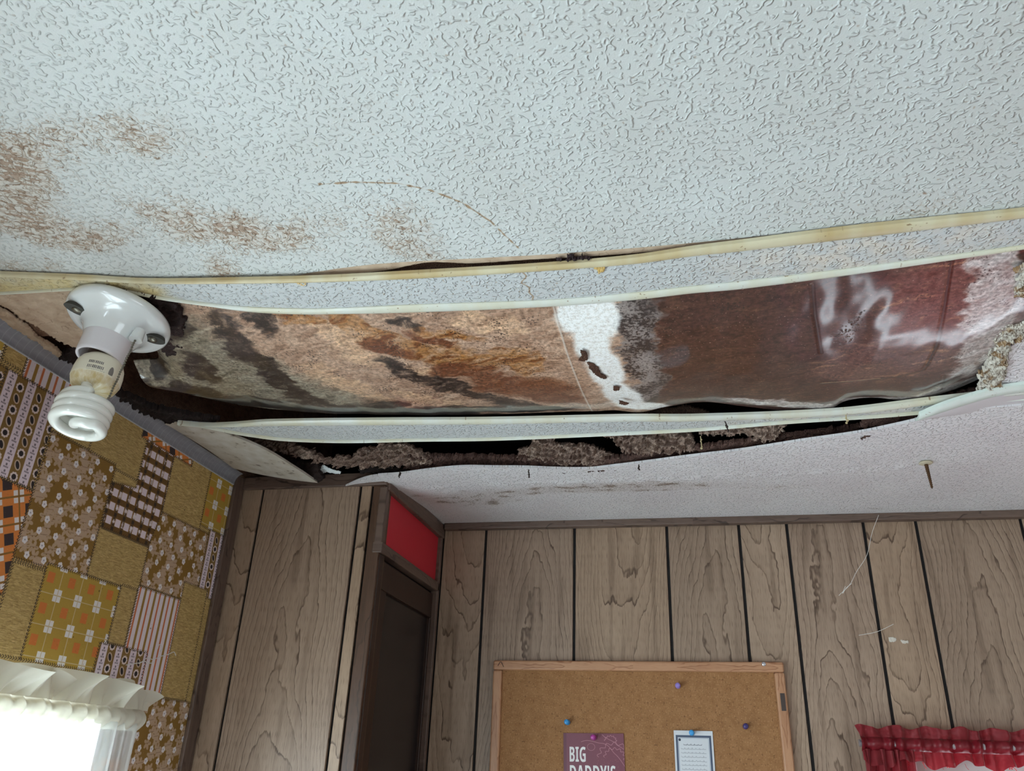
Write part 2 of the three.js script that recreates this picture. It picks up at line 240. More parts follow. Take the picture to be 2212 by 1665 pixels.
  const paisley = (a, b, p, q, s = 0.033) => {
    R('#7a6030', a, b, p, q); let n = 0;
    for (let i = a + 0.004; i < p; i += s, n++) { R('#d0c6c8', i, b, i + s * 0.45, q); for (let j = b + (n % 2) * 0.004; j < q; j += 0.0085) { for (let t = 0; t < 4; t++) R('#3a3236', i + s * (0.12 + t * 0.06), j, i + s * (0.15 + t * 0.06), j + 0.002); R('rgba(70,62,66,0.7)', i + s * 0.19, j + 0.003, i + s * 0.27, j + 0.006); }
      let m = n; for (let j = b + 0.006; j < q; j += 0.0155, m++) { const cx = i + s * 0.72; if (m % 2) { for (let t = 0; t < 9; t++) dot('#cfc4ba', cx + 0.0047 * Math.cos(t * 0.7), j + 0.0047 * Math.sin(t * 0.7), 0.0019); dot('#241e22', cx, j, 0.0036); } else { dot('#b8a890', cx, j, 0.0048, 0.007, 0.5); dot('#241e22', cx, j, 0.0028, 0.0052, 0.5); } } }
  };
  const check = (a, b, p, q) => { R('#a58a38', a, b, p, q); const s = 0.0395; let r = 0; for (let j = b - 0.004; j < q; j += s / 2, r++) { for (let i = a - s; i < p; i += s) { const o = i + (r % 2 ? s / 2 : 0) * 0; if (r % 2) R('#bd7034', o + 0.006, j + 0.003, o + 0.0185, j + 0.0165); else for (const [m, n] of [[0, 0], [0.0075, 0], [0, 0.0085], [0.0075, 0.0085]]) R('#dcd6d2', o + 0.0245 + m, j + 0.001 + n, o + 0.031 + m, j + 0.0085 + n); } } for (let i = a - s; i < p; i += s) { R('rgba(190,180,150,0.8)', i + 0.0308, b, i + 0.0322, q); } for (let j = b - 0.004; j < q; j += s) R('rgba(190,180,150,0.8)', a, j + 0.0088, p, j + 0.0100); };
  const rect = (a, b, p, q) => [[a, b], [p, b], [p, q], [a, q]];
  mustard(0.6, 1.4, 1.35, 2.16);
  const kinds = [mustard, floral, gingham, stripes, check, paisley];
  for (let i = 0; i < 8; i++) for (let j = 0; j < 3; j++) inside(rect(0.62 + i * 0.1, 1.42 + j * 0.075, 0.72 + i * 0.1, 1.495 + j * 0.075), kinds[(i * 2 + j * 3) % 6]);
  for (const [f, ...r] of [[check, 0.62, 2.085, 0.732, 2.15], [mustard, 0.734, 2.088, 0.77, 2.15], [stripes, 0.77, 2.082, 0.918, 2.15], [paisley, 0.745, 1.953, 0.84, 2.082], [paisley, 0.645, 1.953, 0.745, 2.082], [plaid, 0.7, 1.82, 0.842, 1.951],
    [mustard, 0.84, 2.036, 0.97, 2.084], [mustard, 0.915, 2.03, 1.028, 2.15], [floral, 0.842, 1.866, 0.976, 2.036], [plaid, 1.014, 2.097, 1.152, 2.15],  [check, 1.21, 2.012, 1.3, 2.15],
    [floral, 1.09, 1.883, 1.25, 2.004], [paisley, 1.24, 1.9, 1.3, 2.012], [mustard, 0.975, 1.873, 1.09, 1.943], [mustard, 0.845, 1.752, 0.9, 1.862], [check, 0.9, 1.752, 1.05, 1.872], [mustard, 1.05, 1.793, 1.088, 1.876], [stripes, 1.09, 1.73, 1.2, 1.882], [mustard, 1.2, 1.732, 1.27, 1.912], [floral, 1.14, 1.6, 1.3, 1.731],
    [paisley, 1.035, 1.645, 1.145, 1.792], [plaid, 1.06, 1.56, 1.135, 1.645]]) inside(rect(...r), f);
  inside([[1.1, 2.003], [1.21, 2.003], [1.21, 2.15], [1.152, 2.15], [1.152, 2.097], [1.1, 2.097]], mustard);
  inside([[1.03, 2.097], [1.101, 2.097], [1.103, 2.0], [1.088, 1.943], [0.978, 1.943], [0.976, 2.01], [1.03, 2.018]], gingham);
  x.setTransform(1, 0, 0, 1, 0, 0);
  for (let i = 0; i < 16000; i++) { x.fillStyle = i % 2 ? 'rgba(60,48,34,0.10)' : 'rgba(235,225,205,0.07)'; x.fillRect(rnd() * w, rnd() * w, 1 + rnd() * 7, 1 + rnd() * 3); }
  for (let i = 0; i < 60; i++) { x.fillStyle = 'rgba(50,38,24,0.5)'; x.beginPath(); x.arc(rnd() * w, rnd() * w, 1 + rnd() * 3, 0, 7); x.fill(); }
  const im = x.getImageData(0, 0, w, w), q = im.data; for (let i = 0; i < q.length; i += 4) { q[i] = Math.min(236, q[i] * 1.13); q[i + 1] = Math.min(232, q[i + 1] * 1.1); q[i + 2] = Math.min(230, q[i + 2] * 1.14); } x.putImageData(im, 0, 0);
}, [WP.s, WP.s], [WP.u, WP.v], THREE.RepeatWrapping);
const paperMat = std(0xffffff, 0.6, { map: wallpaper });

const boardTex = dataTex(1024, 1024, (u, v, c) => { const f = fbm(u * 70, v * 110, 5), g = noise(u * 900, v * 1200), s = noise(u * 25 + 3, v * 25); c[0] = 176; c[1] = 150; c[2] = 134; mixc(c, [92, 70, 62], clamp(0.4 + 1.5 * f)); mixc(c, [214, 194, 172], 0.8 * sstep(0.12, 0.45, g + 0.4 * s)); mixc(c, [40, 28, 26], 0.8 * sstep(0.2, 0.45, -g - f)); return c; }, { size: [0.4, 0.4] });
const rotMat = std(0xffffff, 0.95, { map: boardTex }), rotDark = std(rgb(150, 130, 128), 0.95, { map: boardTex });
const paleTex = dataTex(512, 512, (u, v, c) => { const f = fbm(u * 120, v * 120, 4), g = noise(u * 700, v * 700), s = noise(u * 60 + 3, v * 60); c[0] = 196; c[1] = 188; c[2] = 174; mixc(c, [132, 98, 62], 0.85 * sstep(0.05, 0.32, s + f * 0.6)); mixc(c, [226, 224, 216], 0.7 * sstep(0.1, 0.4, g)); mixc(c, [66, 52, 42], 0.7 * sstep(0.18, 0.4, -g - f * 0.7)); return c; }, { size: [0.2, 0.2] });
const paleMat = std(0xffffff, 0.95, { map: paleTex });
const tanTex = dataTex(512, 512, (u, v, c) => { const f = fbm(u * 60, v * 60, 5), cr = Math.abs(noise(u * 45 + f, v * 45)); c[0] = 206; c[1] = 184; c[2] = 160; mixc(c, [176, 150, 126], clamp(0.5 + 1.4 * f)); mixc(c, [120, 94, 74], 0.6 * sstep(0.02, 0.004, cr) * sstep(0, 0.25, noise(u * 20, v * 20) + 0.1)); return c; }, { size: [0.2, 0.2] });
const tanMat = std(0xffffff, 0.85, { map: tanTex });

// ------------------------------------------------------------------ the shell of the room
const CEIL = 2.13, XL = -0.83, XR = 2.0, ZB = -1.66, ZF = 2.5;
const hole = (mk, a0, a1, b0, b1, h) => [mk(a0, h.a0, b0, b1), mk(h.a1, a1, b0, b1), mk(h.a0, h.a1, b0, h.b0), mk(h.a0, h.a1, h.b1, b1)];
const leftMk = (a0, a1, b0, b1) => boxG(XL - 0.1, XL, b0, b1, a0, a1), rightMk = (a0, a1, b0, b1) => boxG(XR, XR + 0.1, b0, b1, a0, a1);
struct('wall_left', metreUV(mergeGeometries([...hole(leftMk, ZB - 0.1, 0.2, 0, 2.134, { a0: WIN_L.z0, a1: WIN_L.z1, b0: WIN_L.y0, b1: WIN_L.y1 }), ...hole(leftMk, 0.2, ZF + 0.1, 0, 2.134, { a0: WIN_K.z0, a1: WIN_K.z1, b0: WIN_K.y0, b1: WIN_K.y1 })]), 'x'), paperMat, 'left wall covered in brown, mustard and orange patchwork wallpaper');
struct('wall_right', metreUV(mergeGeometries(hole(rightMk, ZB - 0.1, ZF + 0.1, 0, 2.134, { a0: WIN_FILL.z0, a1: WIN_FILL.z1, b0: WIN_FILL.y0, b1: WIN_FILL.y1 })), 'x'), std(rgb(255, 246, 236), 0.6, { map: wallWood }));
struct('wall_front', metreUV(boxG(XL, XR, 0, 2.45, ZF, ZF + 0.1), 'z'), std(rgb(255, 246, 236), 0.6, { map: wallWood }));
struct('wall_framing', metreUV(mergeGeometries([boxG(XL - 0.1, XL, 2.134, 2.45, ZB - 0.1, ZF + 0.1), boxG(XR, XR + 0.1, 2.134, 2.45, ZB - 0.1, ZF + 0.1)]), 'x'), std(rgb(206, 184, 166), 0.95, { map: boardTex }), 'rough framing above the side walls');
struct('floor', boxG(XL - 0.1, XR + 0.1, -0.05, 0, ZB - 0.1, ZF + 0.1), std(rgb(206, 204, 200), 0.5));
const roofMat = std(rgb(206, 184, 166), 0.95, { map: boardTex });
struct('roof_deck', metreUV(boxG(XL - 0.1, XR + 0.1, 2.45, 2.5, ZB - 0.1, ZF + 0.1), 'y'), roofMat, 'roof boards above the broken ceiling');

// back wall: dark board with wood-print planks on it, a window opening at the right
const backHole = { a0: WIN_B.x0, a1: WIN_B.x1, b0: WIN_B.y0, b1: WIN_B.y1 };
const wallBack = struct('wall_back', mergeGeometries(hole((a0, a1, b0, b1) => boxG(a0, a1, b0, b1, ZB - 0.1, ZB - 0.004), XL, XR, 0, 2.45, backHole)), grooveMat, 'back wall of vertical wood-grain planks with black grooves');
const GR = [-0.535, -0.439, -0.246, -0.054, 0.09, 0.183, 0.327, 0.423, 0.607, 0.799, 0.943, 1.036, 1.18, 1.276, 1.468, 1.66, 1.852, 2.0];
for (let i = 0; i + 1 < GR.length; i++) {
  const a = GR[i] + 0.0028, b = GR[i + 1] - 0.0028, off = [0.1 + 0.2 * ((i * 3) % 4) - (a + b) / 2 + (i > 3 ? 0.012 : -0.015), -1.59 + 0.06 * ((i * 7) % 5)], m = plankMats[i % 4];
  const piece = (p, q, y0, y1) => { if (q - p > 0.004) mesh('wall_plank', metreUV(boxG(p, q, y0, y1, ZB - 0.004, ZB, 0.0012), 'z', off), m, wallBack); };
  if (b < WIN_B.x0 || a > WIN_B.x1) piece(a, b, 0, 2.125);
  else { piece(a, b, WIN_B.y1, 2.125); piece(a, b, 0, WIN_B.y0); piece(a, Math.min(b, WIN_B.x0), WIN_B.y0, WIN_B.y1); piece(Math.max(a, WIN_B.x1), b, WIN_B.y0, WIN_B.y1); }
}
const crown = (a, b) => metreUV(boxG(a, b, 2.117, 2.139, ZB, ZB + 0.018, 0.003), 'z').applyMatrix4(new THREE.Matrix4());
const swapUV = (g) => { const u = g.attributes.uv; for (let i = 0; i < u.count; i++) u.setXY(i, u.getY(i), u.getX(i)); return g; };
struct('trim_1', swapUV(crown(-0.53, XR)), trimMat, 'dark wood strip where the back wall meets the ceiling');
struct('trim_2', metreUV(boxG(XL, XL + 0.007, 0, 2.13, -1.314, -1.284, 0.002), 'x'), trimMat, 'dark wood strip in the corner of wallpaper and closet');

// ------------------------------------------------------------------ windows
const frameMat = std(rgb(214, 216, 214), 0.5), glassMat = phys(0xffffff, 0.03, { transmission: 1, thickness: 0 });
function windowX(n, x, h, side) {
  const g = new THREE.Group(); g.name = `window_${n}`; g.userData.kind = 'structure'; scene.add(g); const f = 0.035;
  mesh('window_frame', mergeGeometries([boxG(x - 0.02, x + 0.02, h.y0, h.y0 + f, h.z0, h.z1), boxG(x - 0.02, x + 0.02, h.y1 - f, h.y1, h.z0, h.z1), boxG(x - 0.02, x + 0.02, h.y0, h.y1, h.z0, h.z0 + f), boxG(x - 0.02, x + 0.02, h.y0, h.y1, h.z1 - f, h.z1), boxG(x - 0.012, x + 0.012, (h.y0 + h.y1) / 2 - 0.02, (h.y0 + h.y1) / 2 + 0.02, h.z0, h.z1)]), frameMat, g);
  mesh('pane', boxG(x - 0.002, x + 0.002, h.y0, h.y1, h.z0, h.z1), glassMat, g);
  mesh('window_sill', boxG(side > 0 ? x : x - 0.09, side > 0 ? x + 0.09 : x, h.y0 - 0.02, h.y0, h.z0 - 0.02, h.z1 + 0.02, 0.004), frameMat, g);
}
windowX(1, XL - 0.07, WIN_L, 1); windowX(3, XR + 0.06, WIN_FILL, -1); windowX(4, XL - 0.07, WIN_K, 1);  // the right-wall window is added out of view, as fill
{
  const g = new THREE.Group(); g.name = 'window_2'; g.userData.kind = 'structure'; scene.add(g); const h = WIN_B, z = ZB - 0.06, f = 0.03;
  mesh('window_frame', mergeGeometries([boxG(h.x0, h.x1, h.y0, h.y0 + f, z - 0.02, z + 0.02), boxG(h.x0, h.x1, h.y1 - f, h.y1, z - 0.02, z + 0.02), boxG(h.x0, h.x0 + f, h.y0, h.y1, z - 0.02, z + 0.02), boxG(h.x1 - f, h.x1, h.y0, h.y1, z - 0.02, z + 0.02)]), frameMat, g);
  mesh('pane', boxG(h.x0, h.x1, h.y0, h.y1, z - 0.002, z + 0.002), glassMat, g);
}

// ------------------------------------------------------------------ ceiling sheets, joists
const ENEAR = lineFn([[0, 597], [177, 601], [400, 603], [620, 597], [700, 584], [826, 569], [985, 560], [1175, 550], [1301, 541], [1400, 533], [1500, 524], [1693, 505], [1886, 488], [2079, 469], [2212, 456]], 2.124);
const ceilGeo = sheetGrid(120, 40, (s, t) => { const x = lerp(XL, XR, s), z0 = ENEAR(x), z = lerp(z0, ZF, t ** 2.2); return V3(x, CEIL - 0.006 * sstep(0.12, 0, z - z0), z); }, 0.006);
struct('ceiling', metreUV(ceilGeo, 'y'), ceilMat, 'white stippled ceiling sheet with brown water stains along its broken edge');
const rawEdge = lineFn([[0, 600], [400, 606], [620, 602], [700, 590], [826, 580], [921, 562], [972, 562], [1016, 564], [1143, 556], [1301, 547], [1400, 539], [1500, 527], [1540, 523], [1600, 514], [1693, 507], [2212, 458]], 2.128);
struct('ceiling_backing', metreUV(sheetGrid(400, 6, (s, t) => { const x = lerp(-0.7, 0.5, s), a = ENEAR(x) + 0.01, b = rawEdge(x) + 0.0015 * fbm(x * 180, 2, 3); return V3(x, 2.1252 + 0.0004 * noise(x * 300, t * 9), lerp(a, Math.min(b, a - 0.002), t)); }, 0.002), 'y'), tanMat, 'torn tan backing board showing along the ceiling edge');
struct('joist_1', metreUV(boxG(XL, XR, 2.132, 2.22, -0.76, -0.6, 0.003), 'y'), std(rgb(206, 184, 166), 0.9, { map: boardTex }), 'roof joist behind the upper batten');
struct('joist_2', metreUV(boxG(XL, XR, 2.3, 2.4, -1.2, -1.12, 0.003), 'y'), std(rgb(206, 184, 166), 0.9, { map: boardTex }));

// battens: a stippled strip between two smooth rounded rails
const battenTex = dataTex(2048, 1024, (u, v, c) => {
  c[0] = 194; c[1] = 197; c[2] = 197; const yel = sstep(-0.545, -0.575, u + 0.02 * noise(v * 60, 3.3)) * (v < 0.82 ? 1 : 0), n = fbm(u * 40, v * 40, 4);
  mixc(c, [202, 182, 132], yel * clamp(0.8 + n)); mixc(c, [216, 204, 188], 0.7 * sstep(-0.02, 0.14, u) * sstep(0.4, 0.2, u) * clamp(0.5 + 2 * n));
  const d = Math.abs(u + 0.158 + 0.012 * noise(v * 70, 1)); if (v < 0.82) mixc(c, [140, 100, 60], 0.7 * sstep(0.0012, 0.0003, d));
  const sp = noise(u * 330, v * 330); if (sp > 0.42) mixc(c, [128, 96, 62], 0.65 * sstep(0.3, 0.6, sp));
  return c;
}, { size: [1.3, 0.65], from: [-0.83, 0.6], wrap: THREE.ClampToEdgeWrapping });
const faceMat = std(0xffffff, 0.5, { map: battenTex, bumpMap: stippleBump, bumpScale: 0.002 });
const railTex = (a, b, seed) => dataTex(2048, 256, (u, v, c) => { const n = fbm(u * 22 + seed, 0.5, 4); c[0] = a[0]; c[1] = a[1]; c[2] = a[2]; mixc(c, b, clamp(0.35 + 2.2 * n)); const sp = noise(u * 330 + seed, v * 330) + 0.4 * noise(u * 40, seed); if (sp > 0.5) mixc(c, [112, 84, 56], 0.7 * sstep(0.5, 0.62, sp)); return c; }, { size: [1.3, 0.12], from: [-0.83, 0.6] });
const creamMat = phys(0xffffff, 0.35, { map: railTex([206, 198, 168], [186, 164, 118], 1) }), whiteRail = phys(0xffffff, 0.3, { map: railTex([212, 215, 206], [206, 202, 178], 5) }), mintRail = phys(0xffffff, 0.3, { map: railTex([222, 234, 226], [212, 222, 214], 8) });
function strip(x0, x1, f, g, y, drop, n = 280) {                      // a half-round strip between two plan lines
  return metreUV(sheetGrid(n, 8, (s, t) => { const x = lerp(x0, x1, s); return V3(x, y(x) - drop * Math.sin(Math.PI * clamp(t, 0.001, 0.999)) ** 0.6, lerp(f(x), g(x), t)); }, 0.004), 'y');
}
function batten(label, lines, y, drop, x0, x1, mats) {
  const b = thing('ceiling_batten', label, 'batten', [0, 0, 0], 'battens across the broken ceiling');
  const [a0, a1, b0, b1] = lines;
  if (mats[0]) mesh('rail', strip(x0, x1, a0, a1, y, drop), mats[0], b);
  mesh('face', strip(x0, x1, a1, b0, (x) => y(x) + 0.001, 0.0012), mats[1], b);
  if (mats[2]) mesh('rail', strip(x0, x1, b0, b1, y, drop), mats[2], b);
  return b;
}
const y1 = 2.118;
const B1 = [[[-60, 592], [0, 593], [177, 599], [316, 606], [550, 602], [700, 597.5], [900, 587], [1169, 572], [1371, 555.5], [1500, 537], [1600, 525], [1854, 494], [2212, 458], [2300, 446]],
  [[-60, 596], [0, 598], [177, 604], [316, 610], [550, 609], [700, 606], [900, 598.6], [1169, 583.4], [1371, 569], [1500, 553], [1600, 543.7], [1854, 516], [2212, 474], [2300, 462]],
  [[-60, 634], [0, 633], [158, 623], [240, 622], [348, 641], [443, 653], [538, 662], [633, 665], [700, 665], [900, 656], [1193, 646], [1371, 632], [1500, 618.5], [1600, 609], [1854, 580], [2212, 533], [2300, 520]],
  [[-60, 638], [0, 636], [158, 626], [240, 625], [348, 645], [443, 658], [538, 671], [633, 676], [700, 676], [900, 672], [1193, 660], [1371, 647], [1500, 633], [1600, 625], [1854, 593], [2212, 540], [2300, 527]]].map((p) => lineFn(p, y1));
const batten1 = batten('wide stippled white batten with yellowed rails, above the stained plastic sheet', B1, (x) => y1 + 0.0015 * Math.sin(x * 5), 0.0024, XL, XR - 0.005, [creamMat, faceMat, whiteRail]);
const glueMat = std(rgb(206, 172, 104), 0.5);
for (const [px, py, w, h, pz] of [[650, 611, 15, 9, 2], [1294, 581, 15, 10, 3]]) { const c = atY(px, py, y1 - 0.001); mesh('glue_blob', roughSlab([[px - w, py - h * 0.8], [px + w, py - h], [px + w * 0.7, py + h * 0.4], [px, py + h], [px - w * 0.5, py + h * 0.3]], c, V3(0, -1, 0), { cell: 0.0008, amp: 0.0012, thick: 0.001, rag: 0.002, freq: 120 }), glueMat, batten1); }
const y2 = 2.116;
const B2 = [[[300, 905], [380, 912], [434, 917], [500, 915.5], [581, 909.7], [803, 906.6], [1060, 905], [1359, 898.8], [1500, 898.5], [1806, 886], [2015, 861.7], [2144, 847], [2230, 838]],
  [[300, 906], [380, 913], [434, 917.6], [500, 919], [581, 918.5], [803, 917], [1060, 914.5], [1359, 909], [1500, 908], [1806, 896], [2015, 872], [2144, 857], [2230, 849]],
  [[300, 906.5], [380, 913.5], [434, 918], [500, 931], [550, 939], [613, 946.5], [740, 951], [900, 948], [1060, 946], [1270, 937.5], [1500, 926], [1693, 910], [1983, 889], [2100, 868], [2230, 856]],
  [[300, 907], [380, 914], [434, 918.5], [500, 932.5], [550, 941], [613, 949], [740, 953], [900, 950], [1060, 948], [1270, 939.5], [1500, 928], [1693, 912], [1983, 891], [2100, 870], [2230, 858]]].map((p) => lineFn(p, y2));
batten('narrow white batten sagging across the hole, between plastic sheet and rotten board', B2, () => y2, 0.004, -0.77, 0.47, [whiteRail, faceMat, whiteRail]);
{
  const yy = (x) => lerp(2.104, 2.114, sstep(0.3, 0.45, x)), y3 = 2.108;
  const L = [[[1978, 892], [2015, 876], [2047, 865], [2144, 843], [2212, 837], [2330, 828]], [[1982, 903], [2015, 892], [2079, 875], [2144, 861], [2212, 855], [2330, 846]], [[1983, 904], [2015, 900.5], [2079, 896], [2144, 892], [2212, 888], [2330, 880]], [[1983, 905], [2015, 902], [2079, 897.5], [2144, 893.5], [2212, 889.5], [2330, 882]]].map((p) => lineFn(p, y3));
  batten('short mint white batten bent down over the end of the narrow one', L, yy, 0.003, atY(1980, 897, y3).x, XR - 0.005, [mintRail, std(rgb(206, 200, 202), 0.5), null]);
}

// ------------------------------------------------------------------ stained plastic sheet between the battens
const sheetFar = lineFn([[262, 792], [330, 838], [420, 865], [500, 886], [620, 894], [800, 898], [1000, 899], [1150, 895], [1330, 890], [1380, 893], [1440, 881], [1520, 871], [1600, 880], [1700, 890], [1790, 888], [1825, 870], [1880, 862], [1960, 867], [2050, 857], [2110, 843], [2200, 800]], 2.122);
const SH = { x0: -0.735, x1: 0.392, u0: -0.85, v0: 0.66, w: 1.3, h: 0.5 };
const S = (a, b, c, d, e = 0) => spot(a, b, c, d, e, 2.118);
const soft = (f, u, v, n, k = 0.5) => { const r = f(u, v); return r > 3 ? 0 : sstep(1.15, 0.75, r + k * n); };
const M = {
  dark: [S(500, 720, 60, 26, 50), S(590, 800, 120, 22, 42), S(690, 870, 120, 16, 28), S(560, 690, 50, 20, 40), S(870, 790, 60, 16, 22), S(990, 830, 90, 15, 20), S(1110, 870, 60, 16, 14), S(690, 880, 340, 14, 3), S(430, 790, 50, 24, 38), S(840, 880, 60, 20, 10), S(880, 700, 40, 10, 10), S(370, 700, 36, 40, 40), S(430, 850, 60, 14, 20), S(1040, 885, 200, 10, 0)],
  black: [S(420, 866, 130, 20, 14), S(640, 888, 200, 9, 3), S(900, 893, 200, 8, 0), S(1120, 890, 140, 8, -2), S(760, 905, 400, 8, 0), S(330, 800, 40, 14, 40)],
  amber: [S(760, 700, 80, 14, 20), S(1000, 765, 110, 22, 6), S(860, 740, 90, 18, 12), S(1120, 770, 60, 24, 14), S(640, 690, 60, 9, 6), S(960, 720, 90, 9, 8)],
  rust: [S(1130, 825, 130, 26, 6), S(1200, 850, 70, 22, 10), S(840, 745, 60, 12, 12), S(1000, 790, 70, 16, -2), S(930, 730, 60, 10, 12)],
  pale: [S(700, 795, 60, 14, 22), S(770, 830, 90, 16, 24), S(930, 860, 90, 14, 12), S(780, 760, 70, 18, 14), S(920, 790, 60, 9, 12), S(1060, 700, 90, 20, 4), S(730, 720, 80, 20, 20)],
  white: [S(1246, 680, 42, 46, 60), S(1280, 735, 58, 40, 68), S(1310, 790, 52, 36, 60), S(1345, 850, 56, 30, 40), S(1390, 880, 60, 12, 4), S(1300, 690, 40, 40, 30)],
  smoke: [S(1370, 690, 40, 50, 60), S(1390, 770, 40, 80, -12), S(1400, 850, 36, 30, 0), S(1395, 720, 18, 70, -8)],
  grey: [S(2140, 650, 60, 110, 12), S(2110, 760, 50, 70, 24), S(2060, 850, 110, 20, -8), S(1900, 872, 100, 10, 0), S(1700, 876, 150, 10, 4), S(2180, 590, 50, 70, 0)],
  roseReflection: [S(1990, 660, 90, 120, 12), S(2050, 620, 80, 90, 10), S(1930, 760, 160, 50, -8), S(1860, 790, 110, 30, -6)],  // reflection of the red curtain, painted into the sheet colour
};
const seamLine = stroke([[1192, 658], [1206, 700], [1236, 780], [1262, 850], [1280, 898]], 2.118);
const cracks = [stroke([[1755, 620], [1758, 670], [1772, 750]], 2.118), stroke([[2058, 560], [2035, 660], [2018, 730], [2000, 770], [1990, 785], [1930, 802], [1850, 812], [1775, 818]], 2.118), stroke([[2035, 800], [2030, 850]], 2.118)];
const sheetColor = dataTex(2048, 788, (u0, v0, c) => {
  const a = 0.016 * fbm(u0 * 22, v0 * 30, 3) + 0.007 * fbm(u0 * 90, v0 * 120, 3), b = 0.016 * fbm(u0 * 22 + 40, v0 * 30, 3) + 0.006 * fbm(u0 * 90, v0 * 120 + 30, 3), u = u0 + 2.2 * a, v = v0 + 1.6 * b;
  const n = fbm(u * 26, v * 40, 4) * 1.6, w = fbm(u * 46 + n * 0.5, v * 80 + u * 22, 5) * 1.6, fine = noise(u0 * 600, v0 * 600), mid = fbm(u0 * 190, v0 * 230, 3) * 1.5, streak = fbm(u * 30 + v * 10, v * 95 + u * 24, 4) * 1.5;
  const right = sstep(-0.05, -0.02, u + 0.012 * n), left = sstep(-0.47, -0.54, u - (v - 0.85) * 0.55 + 0.03 * n);
  c[0] = 186; c[1] = 158; c[2] = 138;
  mixc(c, [134, 104, 86], clamp(0.35 + 0.9 * w)); mixc(c, [204, 176, 154], 0.55 * sstep(0.1, 0.5, streak)); mixc(c, [98, 78, 68], 0.5 * sstep(0.25, 0.55, mid + 0.4 * n));
  mixc(c, [134, 128, 114], left * clamp(0.9 + 0.3 * w)); mixc(c, [168, 162, 146], left * 0.7 * sstep(0.0, 0.5, streak + 0.1)); mixc(c, [88, 80, 70], left * 0.6 * sstep(0.15, 0.5, w));
  mixc(c, [82, 57, 51], right); mixc(c, [112, 84, 68], right * 0.6 * sstep(0.0, 0.5, streak)); mixc(c, [58, 40, 37], right * 0.7 * sstep(0.05, 0.45, w));
  let k;
  const acc = (list, q = 0.5) => { k = 0; for (const f of list) { const s = soft(f, u, v, n * 0.5 + w * 0.5, q); if (s > k) k = s; } return k; };
  if (acc(M.pale) > 0) mixc(c, [222, 186, 150], k * 0.6 * clamp(0.6 + streak));
  if (acc(M.amber, 0.6) > 0) { mixc(c, [160, 114, 70], k * clamp(0.6 + 0.9 * w)); mixc(c, [108, 66, 38], k * 0.85 * sstep(-0.05, 0.35, streak + 0.3 * mid)); }
  if (acc(M.rust, 0.5) > 0) mixc(c, [104, 62, 42], k * 0.9 * clamp(0.85 + 0.5 * streak));
  if (acc(M.roseReflection, 0.5) > 0) { mixc(c, [142, 104, 96], k * 0.6 * clamp(0.7 + 0.6 * w)); mixc(c, [190, 150, 116], k * 0.45 * sstep(0.15, 0.5, streak)); }  // painted curtain reflection, rosy with golden streaks
  if (acc(M.grey, 0.3) > 0) mixc(c, [200, 196, 194], k * clamp(0.8 + 0.5 * w));
  if (acc(M.smoke, 0.7) > 0) { mixc(c, [150, 146, 146], k * 0.8); mixc(c, [58, 52, 52], k * sstep(-0.3, 0.35, 1.1 * mid + 0.8 * noise(u0 * 34, v0 * 34) + 0.4 * fine)); }
  k = 0; for (const f of M.white) { const t = soft(f, u0 + 0.5 * a, v0 + 0.5 * b, 0.35 * w + 0.5 * mid, 0.3); if (t > k) k = t; } const wh = k; if (k > 0) mixc(c, [236, 238, 236], k * clamp(0.95 + 0.3 * mid));
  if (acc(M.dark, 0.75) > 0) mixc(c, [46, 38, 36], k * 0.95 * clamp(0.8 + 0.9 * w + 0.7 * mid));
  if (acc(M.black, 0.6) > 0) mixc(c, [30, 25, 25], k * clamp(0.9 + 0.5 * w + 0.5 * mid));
  const g = 1 + 0.42 * mid * (1 - 0.8 * wh) + 0.16 * fine; c[0] = (c[0] * g - 120) * 1.14 + 116; c[1] = (c[1] * g - 120) * 1.14 + 116; c[2] = (c[2] * g - 120) * 1.14 + 116;
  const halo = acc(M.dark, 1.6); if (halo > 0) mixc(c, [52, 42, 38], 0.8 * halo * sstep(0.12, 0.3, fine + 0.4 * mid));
  const sp = noise(u0 * 420 + 9, v0 * 420) + 0.6 * noise(u0 * 36, v0 * 36); if (sp > 0.42) mixc(c, [36, 28, 26], 0.75 * (1 - 0.95 * wh) * sstep(0.42, 0.55, sp));
  const dust = noise(u0 * 520, v0 * 520 + 40); if (dust > 0.5) mixc(c, [206, 190, 170], 0.7);
  for (let q = 0; q < 2; q++) { const e = cracks[q](u0, v0); if (e < 0.003) mixc(c, q && u0 < 0.24 ? [186, 158, 122] : [44, 34, 32], 0.8 * sstep(0.0014, 0.0004, e + 0.0012 * noise(u0 * 170, v0 * 170))); }
  const d = seamLine(u0, v0); if (d < 0.003) mixc(c, [214, 206, 196], 0.7 * sstep(0.0016, 0.0006, d));
  return c;
}, { size: [SH.w, SH.h], from: [SH.u0, SH.v0], wrap: THREE.ClampToEdgeWrapping });
const wrinkles = [[1900, 760, 1930, 640], [1925, 755, 1960, 630], [1950, 745, 1985, 600], [1975, 740, 2010, 600], [1882, 770, 1890, 680], [640, 800, 760, 885], [700, 820, 800, 890], [820, 850, 880, 895], [1840, 600, 1850, 700], [2120, 560, 2100, 760]].map(([a, b, c, d]) => stroke([[a, b], [c, d]], 2.118));
const sheetBump = dataTex(1024, 512, (u, v) => { let h = 0.5 + 0.10 * fbm(u * 30, v * 30, 3); for (const f of cracks) { const d = f(u, v); if (d < 0.006) h += 0.5 * sstep(0.0035, 0.0008, d); } for (const f of wrinkles) { const d = f(u, v); if (d < 0.02) h += 0.16 * sstep(0.012, 0.0, d); } const d = seamLine(u, v); if (d < 0.006) h += 0.2 * sstep(0.002, 0.0005, d); return h; }, { srgb: false, size: [SH.w, SH.h], from: [SH.u0, SH.v0], wrap: THREE.ClampToEdgeWrapping });
